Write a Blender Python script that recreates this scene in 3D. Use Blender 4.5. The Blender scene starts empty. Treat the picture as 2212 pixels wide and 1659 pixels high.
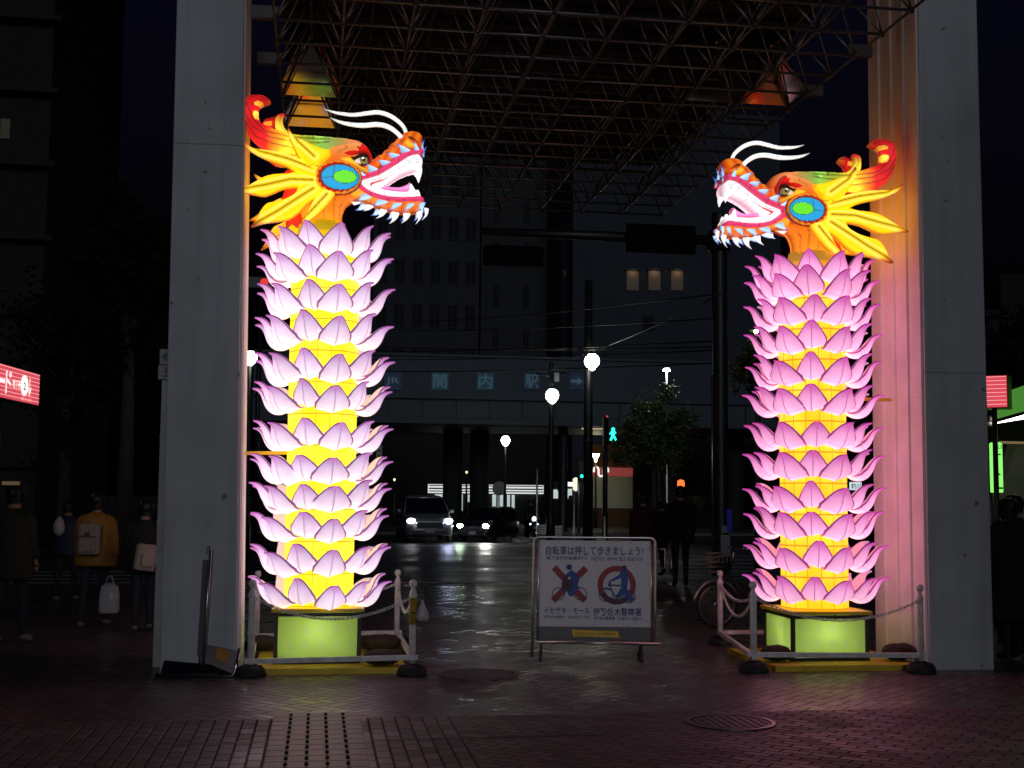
import bpy, bmesh, math, random
import numpy as np
from mathutils import Vector, Matrix, geometry, noise
random.seed(7)
C = bpy.context.scene.collection
SC = bpy.context.scene
R = math.radians

# ------------------------------------------------------------------ camera
# measured in a 2212 x 1659 copy of the photo: focal length 2750 px, horizon at y = 1075 in the middle
F_, CX, CY, HOR, ROLL = 2750.0, 1106.0, 829.5, 1075.0, R(0.5)
YAW, PIT, CAMZ = math.atan(416 / F_), math.atan((1075 - 829.5) / F_), 1.6
hv = Vector((math.cos(YAW), -math.sin(YAW), 0))
fh = Vector((math.sin(YAW), math.cos(YAW), 0))
fwd = (fh * math.cos(PIT) + Vector((0, 0, 1)) * math.sin(PIT)).normalized()
uv0 = (Vector((0, 0, 1)) * math.cos(PIT) - fh * math.sin(PIT)).normalized()
rgt = hv * math.cos(ROLL) + uv0 * math.sin(ROLL)
upv = uv0 * math.cos(ROLL) - hv * math.sin(ROLL)
CAM = Vector((0, 0, CAMZ))
cd = bpy.data.cameras.new('camera'); cam = bpy.data.objects.new('camera', cd); C.objects.link(cam)
cd.sensor_width = 36; cd.lens = 36 * F_ / 2212; cd.clip_end = 3000; cd.clip_start = 0.05
m3 = Matrix((rgt, upv, -fwd)).transposed()
cam.matrix_world = Matrix.Translation(CAM) @ m3.to_4x4()
SC.camera = cam

# ------------------------------------------------------------------ sky, dusk light, exposure
SUN_EL, SUN_AZ = R(13), R(182)
w = bpy.data.worlds.new('World'); SC.world = w; w.use_nodes = True
nt = w.node_tree; nt.nodes.clear()
sky = nt.nodes.new('ShaderNodeTexSky'); sky.sky_type = 'NISHITA'; sky.sun_disc = False
sky.sun_elevation = R(-3.2); sky.sun_rotation = R(182); sky.altitude = 0; sky.air_density = 1.0; sky.ozone_density = 3.0
bgn = nt.nodes.new('ShaderNodeBackground'); bgn.inputs[1].default_value = 0.12
wo = nt.nodes.new('ShaderNodeOutputWorld')
nt.links.new(sky.outputs[0], bgn.inputs[0]); nt.links.new(bgn.outputs[0], wo.inputs[0])
sl = bpy.data.lights.new('sun', 'SUN'); sl.energy = 0.25; sl.angle = R(16); sl.color = (0.88, 0.96, 1.06)
so = bpy.data.objects.new('sun', sl); C.objects.link(so)
sd = Vector((math.sin(SUN_AZ) * math.cos(SUN_EL), math.cos(SUN_AZ) * math.cos(SUN_EL), math.sin(SUN_EL)))
so.rotation_euler = sd.to_track_quat('Z', 'Y').to_euler()
SC.view_settings.view_transform = 'Standard'; SC.view_settings.look = 'None'
SC.view_settings.exposure = 0.0; SC.view_settings.gamma = 1.0
SC.cycles.use_denoising = True
SC.cycles.max_bounces = 6; SC.cycles.diffuse_bounces = 4; SC.cycles.sample_clamp_indirect = 3.0
SC.cycles.caustics_reflective = False; SC.cycles.caustics_refractive = False

# ------------------------------------------------------------------ picture point -> place
def ray(x, y):
    return fwd + rgt * ((x - CX) / F_) + upv * ((CY - y) / F_)
def G(x, y, z=0.0):
    d = ray(x, y); return CAM + d * ((z - CAMZ) / d.z)
def P(x, y, Y):
    d = ray(x, y); return CAM + d * (Y / d.y)
def W(x, y, d):
    return CAM + ray(x, y) * d
def ppm(p):
    return F_ / (p - CAM).dot(fwd)

# ------------------------------------------------------------------ helpers
def s2l(c):
    return tuple((v / 255 / 12.92) if v / 255 <= 0.04045 else ((v / 255 + 0.055) / 1.055) ** 2.4 for v in c)

class MB:
    """collects shapes; build() links them as one mesh object"""
    def __init__(self): self.v = []; self.f = []; self.m = []; self.s = []
    def add(self, vs, fs, m=0, smooth=False):
        o = len(self.v); self.v += [tuple(p) for p in vs]
        for f in fs: self.f.append(tuple(i + o for i in f)); self.m.append(m); self.s.append(smooth)
    def hexa(self, b, t, m=0):
        self.add(list(b) + list(t), [(3, 2, 1, 0), (4, 5, 6, 7), (0, 1, 5, 4), (1, 2, 6, 5), (2, 3, 7, 6), (3, 0, 4, 7)], m)
    def box(self, c, s, rz=0, m=0, rx=0):
        M = Matrix.Translation(Vector(c)) @ Matrix.Rotation(rz, 4, 'Z') @ Matrix.Rotation(rx, 4, 'X')
        x, y, z = s[0] / 2, s[1] / 2, s[2] / 2
        q = [M @ Vector(p) for p in [(-x, -y, -z), (x, -y, -z), (x, y, -z), (-x, y, -z), (-x, -y, z), (x, -y, z), (x, y, z), (-x, y, z)]]
        self.hexa(q[:4], q[4:], m)
    def rbox(self, c, s, r, rz=0, m=0, seg=3):
        """box with rounded vertical edges and softened top"""
        x, y = s[0] / 2, s[1] / 2; pts = []
        for (sx, sy, a0) in ((1, 1, 0), (-1, 1, 90), (-1, -1, 180), (1, -1, 270)):
            for k in range(seg + 1):
                a = R(a0 + 90 * k / seg); pts.append((sx * (x - r) + r * math.cos(a), sy * (y - r) + r * math.sin(a)))
        rings = [(1 - 0.3 * r / max(x, y), -s[2] / 2), (1, -s[2] / 2 + 0.3 * r), (1, s[2] / 2 - 0.5 * r), (1 - 0.5 * r / max(x, y), s[2] / 2)]
        self.loft([[(c[0] + (p[0] * math.cos(rz) - p[1] * math.sin(rz)) * k, c[1] + (p[0] * math.sin(rz) + p[1] * math.cos(rz)) * k, c[2] + z) for p in pts] for k, z in rings], m)
    def loft(self, rings, m=0, smooth=False, caps=True, closed=True):
        n = len(rings[0]); vs = [p for r in rings for p in r]; fs = []
        for i in range(len(rings) - 1):
            for j in range(n if closed else n - 1):
                k = (j + 1) % n
                fs.append((i * n + j, i * n + k, (i + 1) * n + k, (i + 1) * n + j))
        if caps: fs.append(tuple(range(n - 1, -1, -1))); fs.append(tuple((len(rings) - 1) * n + j for j in range(n)))
        self.add(vs, fs, m, smooth)
    def tube(self, pts, rad, n=8, m=0, caps=True, sq=1.0):
        pts = [Vector(p) for p in pts]; rings = []
        rr = rad if isinstance(rad, (list, tuple)) else [rad] * len(pts)
        t0 = (pts[1] - pts[0]).normalized(); a = t0.orthogonal().normalized()
        for i, p in enumerate(pts):
            t = (pts[min(i + 1, len(pts) - 1)] - pts[max(i - 1, 0)]).normalized()
            a = (a - t * a.dot(t)).normalized(); b = t.cross(a)
            rings.append([p + (a * math.cos(2 * math.pi * k / n) + b * sq * math.sin(2 * math.pi * k / n)) * rr[i] for k in range(n)])
        self.loft(rings, m, True, caps)
    def ring(self, c, r, tr, n=24, k=6, m=0, M=None):
        """torus round the local Y axis"""
        vs = []; fs = []
        for i in range(n):
            a = 2 * math.pi * i / n
            for j in range(k):
                b = 2 * math.pi * j / k; q = Vector(((r + tr * math.cos(b)) * math.cos(a), tr * math.sin(b), (r + tr * math.cos(b)) * math.sin(a)))
                if M: q = M @ q
                vs.append(Vector(c) + q)
                fs.append((i * k + j, ((i + 1) % n) * k + j, ((i + 1) % n) * k + (j + 1) % k, i * k + (j + 1) % k))
        self.add(vs, fs, m, True)
    def ball(self, c, r, n=10, m=0, sc=(1, 1, 1)):
        rings = []
        for i in range(n // 2 + 1):
            a = math.pi * i / (n // 2) ; z = -math.cos(a); q = max(math.sin(a), 1e-3)
            rings.append([(c[0] + r * sc[0] * q * math.cos(2 * math.pi * j / n), c[1] + r * sc[1] * q * math.sin(2 * math.pi * j / n), c[2] + r * sc[2] * z) for j in range(n)])
        self.loft(rings, m, True)
    def lathe(self, prof, c=(0, 0, 0), n=16, m=0, smooth=True):
        self.loft([[(c[0] + r * math.cos(2 * math.pi * j / n), c[1] + r * math.sin(2 * math.pi * j / n), c[2] + z) for j in range(n)] for r, z in prof], m, smooth)
    def prism(self, poly, y0, y1, m=0):
        """polygon in x,z given a thickness from y0 (front) to y1"""
        n = len(poly)
        ar = sum(poly[i][0] * poly[(i + 1) % n][1] - poly[(i + 1) % n][0] * poly[i][1] for i in range(n))
        if ar < 0: poly = poly[::-1]
        vs = [(p[0], y0, p[1]) for p in poly] + [(p[0], y1, p[1]) for p in poly]
        fs = [tuple(range(n)), tuple(range(2 * n - 1, n - 1, -1))] + [((i + 1) % n, i, n + i, n + (i + 1) % n) for i in range(n)]
        self.add(vs, fs, m)
    def build(self, name, mats, parent=None, loc=None):
        me = bpy.data.meshes.new(name); me.from_pydata(self.v, [], self.f)
        for mm in (mats if isinstance(mats, (list, tuple)) else [mats]): me.materials.append(mm)
        me.polygons.foreach_set('material_index', self.m); me.polygons.foreach_set('use_smooth', self.s)
        me.update()
        o = bpy.data.objects.new(name, me); C.objects.link(o)
        if parent: o.parent = parent
        if loc: o.location = loc
        return o

def tag(o, label, cat, group=None, kind=None):
    o['label'] = label; o['category'] = cat
    if group: o['group'] = group
    if kind: o['kind'] = kind
    return o
def thing(name, label, cat, loc=(0, 0, 0), rz=0, group=None):
    o = bpy.data.objects.new(name, None); C.objects.link(o); o.location = loc; o.rotation_euler = (0, 0, rz)
    o.empty_display_size = 0.1
    return tag(o, label, cat, group)
def struct(o): o['kind'] = 'structure'; return o
def dup(root, loc, rz, label=None, sc=None):
    r = root.copy(); C.objects.link(r); r.location = loc; r.rotation_euler = (0, 0, rz)
    if sc: r.scale = sc
    if label: r['label'] = label
    for ch in list(root.children):
        c = ch.copy(); C.objects.link(c); c.parent = r
        for g in list(ch.children):
            d = g.copy(); C.objects.link(d); d.parent = c
    return r

# ------------------------------------------------------------------ materials
def newmat(name):
    m = bpy.data.materials.new(name); m.use_nodes = True
    return m, m.node_tree, m.node_tree.nodes['Principled BSDF']
def mat(name, col, rough=0.6, metal=0.0, var=0.0, scale=6.0, bump=0.0, spec=0.5, dirt=None):
    m, t, b = newmat(name)
    b.inputs['Base Color'].default_value = (*col, 1); b.inputs['Roughness'].default_value = rough
    b.inputs['Metallic'].default_value = metal; b.inputs['Specular IOR Level'].default_value = spec
    if var or bump or dirt:
        tc = t.nodes.new('ShaderNodeTexCoord'); n = t.nodes.new('ShaderNodeTexNoise')
        n.inputs['Scale'].default_value = scale; n.inputs['Detail'].default_value = 6
        t.links.new(tc.outputs['Object'], n.inputs['Vector'])
        r = t.nodes.new('ShaderNodeValToRGB'); r.color_ramp.elements[0].position = 0.3; r.color_ramp.elements[1].position = 0.7
        r.color_ramp.elements[0].color = (*[c * (1 - var) for c in (dirt or col)], 1); r.color_ramp.elements[1].color = (*[min(1, c * (1 + var)) for c in col], 1)
        t.links.new(n.outputs['Fac'], r.inputs[0]); t.links.new(r.outputs[0], b.inputs['Base Color'])
        if bump:
            bp = t.nodes.new('ShaderNodeBump'); bp.inputs['Strength'].default_value = bump; bp.inputs['Distance'].default_value = 0.01
            t.links.new(n.outputs['Fac'], bp.inputs['Height']); t.links.new(bp.outputs[0], b.inputs['Normal'])
    return m
def glow(name, col, st, base=None, sampled=True):
    m, t, b = newmat(name)
    b.inputs['Base Color'].default_value = (*(base or [c * 0.5 for c in col]), 1); b.inputs['Roughness'].default_value = 0.5
    b.inputs['Emission Color'].default_value = (*col, 1); b.inputs['Emission Strength'].default_value = st
    if not sampled: m.cycles.emission_sampling = 'NONE'
    return m

class NX:
    """tiny helper to write math nodes as expressions"""
    def __init__(s, t): s.t = t
    def f(s, op, a, b=None, c=None):
        n = s.t.nodes.new('ShaderNodeMath'); n.operation = op
        for i, x in enumerate((a, b, c)):
            if x is None: continue
            if isinstance(x, (int, float)): n.inputs[i].default_value = x
            else: s.t.links.new(x, n.inputs[i])
        return n.outputs[0]
    def mix(s, fac, a, b):
        n = s.t.nodes.new('ShaderNodeMix'); n.data_type = 'RGBA'
        for i, x in ((0, fac), (6, a), (7, b)):
            if isinstance(x, (int, float)): n.inputs[i].default_value = x
            elif isinstance(x, tuple): n.inputs[i].default_value = (*x, 1)
            else: s.t.links.new(x, n.inputs[i])
        return n.outputs[2]
    def noise(s, vec, scale, detail=4):
        n = s.t.nodes.new('ShaderNodeTexNoise'); n.inputs['Scale'].default_value = scale; n.inputs['Detail'].default_value = detail
        s.t.links.new(vec, n.inputs['Vector']); return n.outputs['Fac']
    def ramp(s, fac, a, b):
        n = s.t.nodes.new('ShaderNodeMapRange'); n.inputs[1].default_value = a; n.inputs[2].default_value = b
        s.t.links.new(fac, n.inputs[0]); return n.outputs[0]

def paving(name, colA, colB, size, rot, kind, grout=0.07, wet=0.5):
    """brick paving: kind 'herring' (2:1 bricks) or 'rows' (bricks in columns)"""
    m, t, b = newmat(name); N = NX(t)
    tc = t.nodes.new('ShaderNodeTexCoord'); mp = t.nodes.new('ShaderNodeMapping')
    mp.inputs['Rotation'].default_value = (0, 0, rot); mp.inputs['Scale'].default_value = (1 / size, 1 / size, 1)
    t.links.new(tc.outputs['Object'], mp.inputs['Vector'])
    sp = t.nodes.new('ShaderNodeSeparateXYZ'); t.links.new(mp.outputs[0], sp.inputs[0])
    x, y = sp.outputs[0], sp.outputs[1]
    if kind == 'rows':
        i = N.f('FLOOR', x); off = N.f('MULTIPLY', N.f('FLOORED_MODULO', i, 2), 0.5)
        y2 = N.f('ADD', N.f('MULTIPLY', y, 0.5), off); j = N.f('FLOOR', y2)
        fx = N.f('SUBTRACT', x, i); fy = N.f('SUBTRACT', y2, j)
        ex = N.f('MINIMUM', fx, N.f('SUBTRACT', 1, fx)); ey = N.f('MULTIPLY', N.f('MINIMUM', fy, N.f('SUBTRACT', 1, fy)), 2)
        e = N.f('MINIMUM', ex, ey); ida, idb = i, j
    else:
        i = N.f('FLOOR', x); j = N.f('FLOOR', y); fx = N.f('SUBTRACT', x, i); fy = N.f('SUBTRACT', y, j)
        k = N.f('FLOORED_MODULO', N.f('SUBTRACT', i, j), 4)
        k0 = N.f('LESS_THAN', k, 0.5); k1 = N.f('COMPARE', k, 1, 0.4); k2 = N.f('COMPARE', k, 2, 0.4); k3 = N.f('GREATER_THAN', k, 2.5)
        L = N.f('ADD', fx, N.f('MULTIPLY', k1, 9)); Rr = N.f('ADD', N.f('SUBTRACT', 1, fx), N.f('MULTIPLY', k0, 9))
        Bt = N.f('ADD', fy, N.f('MULTIPLY', k2, 9)); Tp = N.f('ADD', N.f('SUBTRACT', 1, fy), N.f('MULTIPLY', k3, 9))
        e = N.f('MINIMUM', N.f('MINIMUM', L, Rr), N.f('MINIMUM', Bt, Tp))
        ida = N.f('SUBTRACT', i, k1); idb = N.f('SUBTRACT', j, k2)
    cb = t.nodes.new('ShaderNodeCombineXYZ'); t.links.new(ida, cb.inputs[0]); t.links.new(idb, cb.inputs[1])
    wn = t.nodes.new('ShaderNodeTexWhiteNoise'); wn.noise_dimensions = '2D'; t.links.new(cb.outputs[0], wn.inputs['Vector'])
    rnd = wn.outputs['Value']
    fine = N.noise(tc.outputs['Object'], 60, 6); big = N.noise(tc.outputs['Object'], 0.7, 4)
    joint = N.ramp(e, grout * 0.5, grout)
    col = N.mix(rnd, colA, colB); col = N.mix(N.f('MULTIPLY', fine, 0.35), col, (0.03, 0.028, 0.028))
    col = N.mix(joint, (0.012, 0.011, 0.011), col)
    t.links.new(col, b.inputs['Base Color'])
    ro = N.f('ADD', N.f('MULTIPLY', N.ramp(big, 0.35, 0.65), 0.22), N.f('ADD', N.f('MULTIPLY', rnd, 0.14), 0.62 - 0.40 * wet))
    ro = N.f('ADD', ro, N.f('MULTIPLY', N.f('SUBTRACT', 1, joint), 0.3)); t.links.new(ro, b.inputs['Roughness'])
    hgt = N.f('ADD', N.f('MULTIPLY', joint, 0.7), N.f('ADD', N.f('MULTIPLY', rnd, 0.5), N.f('MULTIPLY', fine, 0.35)))
    bp = t.nodes.new('ShaderNodeBump'); bp.inputs['Strength'].default_value = 0.8; bp.inputs['Distance'].default_value = 0.009
    t.links.new(hgt, bp.inputs['Height']); t.links.new(bp.outputs[0], b.inputs['Normal'])
    return m

def asphalt():
    m, t, b = newmat('wet_asphalt'); N = NX(t); tc = t.nodes.new('ShaderNodeTexCoord')
    f = N.noise(tc.outputs['Object'], 90, 5); g = N.noise(tc.outputs['Object'], 0.35, 5)
    t.links.new(N.mix(f, (0.018, 0.018, 0.02), (0.05, 0.05, 0.052)), b.inputs['Base Color'])
    t.links.new(N.f('ADD', N.f('MULTIPLY', N.ramp(g, 0.38, 0.62), 0.3), 0.30), b.inputs['Roughness'])
    bp = t.nodes.new('ShaderNodeBump'); bp.inputs['Strength'].default_value = 0.5; bp.inputs['Distance'].default_value = 0.006
    t.links.new(N.f('ADD', f, N.f('MULTIPLY', N.noise(tc.outputs['Object'], 3, 3), 1.5)), bp.inputs['Height']); t.links.new(bp.outputs[0], b.inputs['Normal'])
    return m

def painted_concrete(name, col, seam_z):
    """aged white paint: faint vertical run marks, blotches, chips and one level joint"""
    m, t, b = newmat(name); N = NX(t); tc = t.nodes.new('ShaderNodeTexCoord')
    mp = t.nodes.new('ShaderNodeMapping'); mp.inputs['Scale'].default_value = (7, 7, 0.5); t.links.new(tc.outputs['Object'], mp.inputs[0])
    runs = N.noise(mp.outputs[0], 1.0, 6); blot = N.noise(tc.outputs['Object'], 1.6, 6); chip = N.noise(tc.outputs['Object'], 8.0, 9)
    c = N.mix(N.f('MULTIPLY', N.ramp(runs, 0.42, 0.72), 0.42), col, tuple(v * 0.55 for v in col))
    c = N.mix(N.f('MULTIPLY', N.ramp(blot, 0.45, 0.7), 0.4), c, tuple(v * 0.6 for v in col))
    c = N.mix(N.f('MULTIPLY', N.f('GREATER_THAN', chip, 0.70), 0.75), c, (0.12, 0.11, 0.10))
    sp = t.nodes.new('ShaderNodeSeparateXYZ'); t.links.new(tc.outputs['Object'], sp.inputs[0])
    wob = N.f('ADD', sp.outputs[2], N.f('MULTIPLY', blot, 0.04))
    sm = N.f('LESS_THAN', N.f('ABSOLUTE', N.f('SUBTRACT', wob, seam_z + 0.02)), 0.006)
    c = N.mix(N.f('MULTIPLY', sm, 0.55), c, (0.1, 0.1, 0.1))
    t.links.new(c, b.inputs['Base Color']); b.inputs['Roughness'].default_value = 0.62
    bp = t.nodes.new('ShaderNodeBump'); bp.inputs['Strength'].default_value = 0.25; bp.inputs['Distance'].default_value = 0.01
    t.links.new(chip, bp.inputs['Height']); t.links.new(bp.outputs[0], b.inputs['Normal'])
    return m

def lantern_skin(name, st):
    """painted silk over a wire frame, lit from inside; the paint is stored per vertex"""
    m, t, b = newmat(name)
    a = t.nodes.new('ShaderNodeAttribute'); a.attribute_name = 'Col'
    t.links.new(a.outputs['Color'], b.inputs['Base Color']); t.links.new(a.outputs['Color'], b.inputs['Emission Color'])
    b.inputs['Emission Strength'].default_value = st; b.inputs['Roughness'].default_value = 0.45
    return m

def petal_mat(name, white, mid, tip, st, seamcol):
    m, t, b = newmat(name); N = NX(t)
    u = t.nodes.new('ShaderNodeUVMap'); sp = t.nodes.new('ShaderNodeSeparateXYZ'); t.links.new(u.outputs[0], sp.inputs[0])
    U, V = sp.outputs[0], sp.outputs[1]
    oi = t.nodes.new('ShaderNodeObjectInfo')
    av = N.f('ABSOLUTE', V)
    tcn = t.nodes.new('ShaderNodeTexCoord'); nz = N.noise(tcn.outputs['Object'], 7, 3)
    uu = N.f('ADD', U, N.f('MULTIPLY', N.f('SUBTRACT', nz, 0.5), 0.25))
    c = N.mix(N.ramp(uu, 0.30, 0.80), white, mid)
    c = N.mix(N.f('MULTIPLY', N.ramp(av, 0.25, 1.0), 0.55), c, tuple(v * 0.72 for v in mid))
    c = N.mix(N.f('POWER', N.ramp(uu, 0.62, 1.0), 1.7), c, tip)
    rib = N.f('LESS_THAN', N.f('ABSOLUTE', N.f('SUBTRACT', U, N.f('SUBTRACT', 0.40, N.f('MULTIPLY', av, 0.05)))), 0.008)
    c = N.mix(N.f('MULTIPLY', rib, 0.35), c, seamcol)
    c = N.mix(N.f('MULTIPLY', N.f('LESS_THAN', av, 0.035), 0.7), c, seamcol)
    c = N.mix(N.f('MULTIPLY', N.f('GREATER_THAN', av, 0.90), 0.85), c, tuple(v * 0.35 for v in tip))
    t.links.new(c, b.inputs['Base Color']); t.links.new(c, b.inputs['Emission Color'])
    tr = t.nodes.new('ShaderNodeBsdfTranslucent'); t.links.new(N.mix(0.45, (0, 0, 0), c), tr.inputs[0])
    ad = t.nodes.new('ShaderNodeAddShader'); t.links.new(b.outputs[0], ad.inputs[0]); t.links.new(tr.outputs[0], ad.inputs[1]); t.links.new(ad.outputs[0], t.nodes['Material Output'].inputs[0])
    s = N.f('MULTIPLY', N.f('ADD', N.f('MULTIPLY', oi.outputs['Random'], 0.25), 0.87), st)
    t.links.new(s, b.inputs['Emission Strength']); b.inputs['Roughness'].default_value = 0.4
    return m

def shaft_mat(name, col, col2, st):
    m, t, b = newmat(name); N = NX(t)
    u = t.nodes.new('ShaderNodeUVMap'); sp = t.nodes.new('ShaderNodeSeparateXYZ'); t.links.new(u.outputs[0], sp.inputs[0])
    tc = t.nodes.new('ShaderNodeTexCoord')
    c = N.mix(N.ramp(N.noise(tc.outputs['Object'], 5, 3), 0.35, 0.7), col, col2)
    fx = N.f('FRACT', sp.outputs[0]); fy = N.f('FRACT', sp.outputs[1])
    ln = N.f('MAXIMUM', N.f('LESS_THAN', fx, 0.06), N.f('LESS_THAN', fy, 0.045))
    c = N.mix(N.f('MULTIPLY', ln, 0.75), c, (0.25, 0.13, 0.0))
    t.links.new(c, b.inputs['Base Color']); t.links.new(c, b.inputs['Emission Color']); b.inputs['Emission Strength'].default_value = st
    return m

def silk_panel():
    """translucent green silk printed with pale round flowers; real lamps stand behind it"""
    m, t, b = newmat('green_silk'); N = NX(t)
    tc = t.nodes.new('ShaderNodeTexCoord'); sp = t.nodes.new('ShaderNodeSeparateXYZ'); t.links.new(tc.outputs['Object'], sp.inputs[0])
    h = N.f('ADD', sp.outputs[0], sp.outputs[1])
    fx = N.f('SUBTRACT', N.f('FRACT', N.f('DIVIDE', h, 0.14)), 0.5); fz = N.f('SUBTRACT', N.f('FRACT', N.f('DIVIDE', sp.outputs[2], 0.145)), 0.5)
    rr = N.f('SQRT', N.f('ADD', N.f('MULTIPLY', fx, fx), N.f('MULTIPLY', fz, fz)))
    ang = N.f('ARCTAN2', fz, fx)
    fl = N.f('ADD', 0.27, N.f('MULTIPLY', N.f('SINE', N.f('MULTIPLY', ang, 6)), 0.04))
    dots = N.f('MULTIPLY', N.f('LESS_THAN', rr, fl), N.ramp(N.noise(tc.outputs['Object'], 70, 3), 0.42, 0.58))
    c = N.mix(N.f('MULTIPLY', dots, 0.6), (0.46, 0.66, 0.14), (0.42, 0.57, 0.34))
    tr = t.nodes.new('ShaderNodeBsdfTranslucent'); t.links.new(c, tr.inputs[0])
    df = t.nodes.new('ShaderNodeBsdfDiffuse'); t.links.new(c, df.inputs[0])
    mx = t.nodes.new('ShaderNodeMixShader'); mx.inputs[0].default_value = 0.3
    t.links.new(tr.outputs[0], mx.inputs[1]); t.links.new(df.outputs[0], mx.inputs[2])
    em = t.nodes.new('ShaderNodeEmission'); t.links.new(c, em.inputs[0]); em.inputs[1].default_value = 0.12
    ad = t.nodes.new('ShaderNodeAddShader'); t.links.new(mx.outputs[0], ad.inputs[0]); t.links.new(em.outputs[0], ad.inputs[1])
    t.links.new(ad.outputs[0], t.nodes['Material Output'].inputs[0])
    return m

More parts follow.
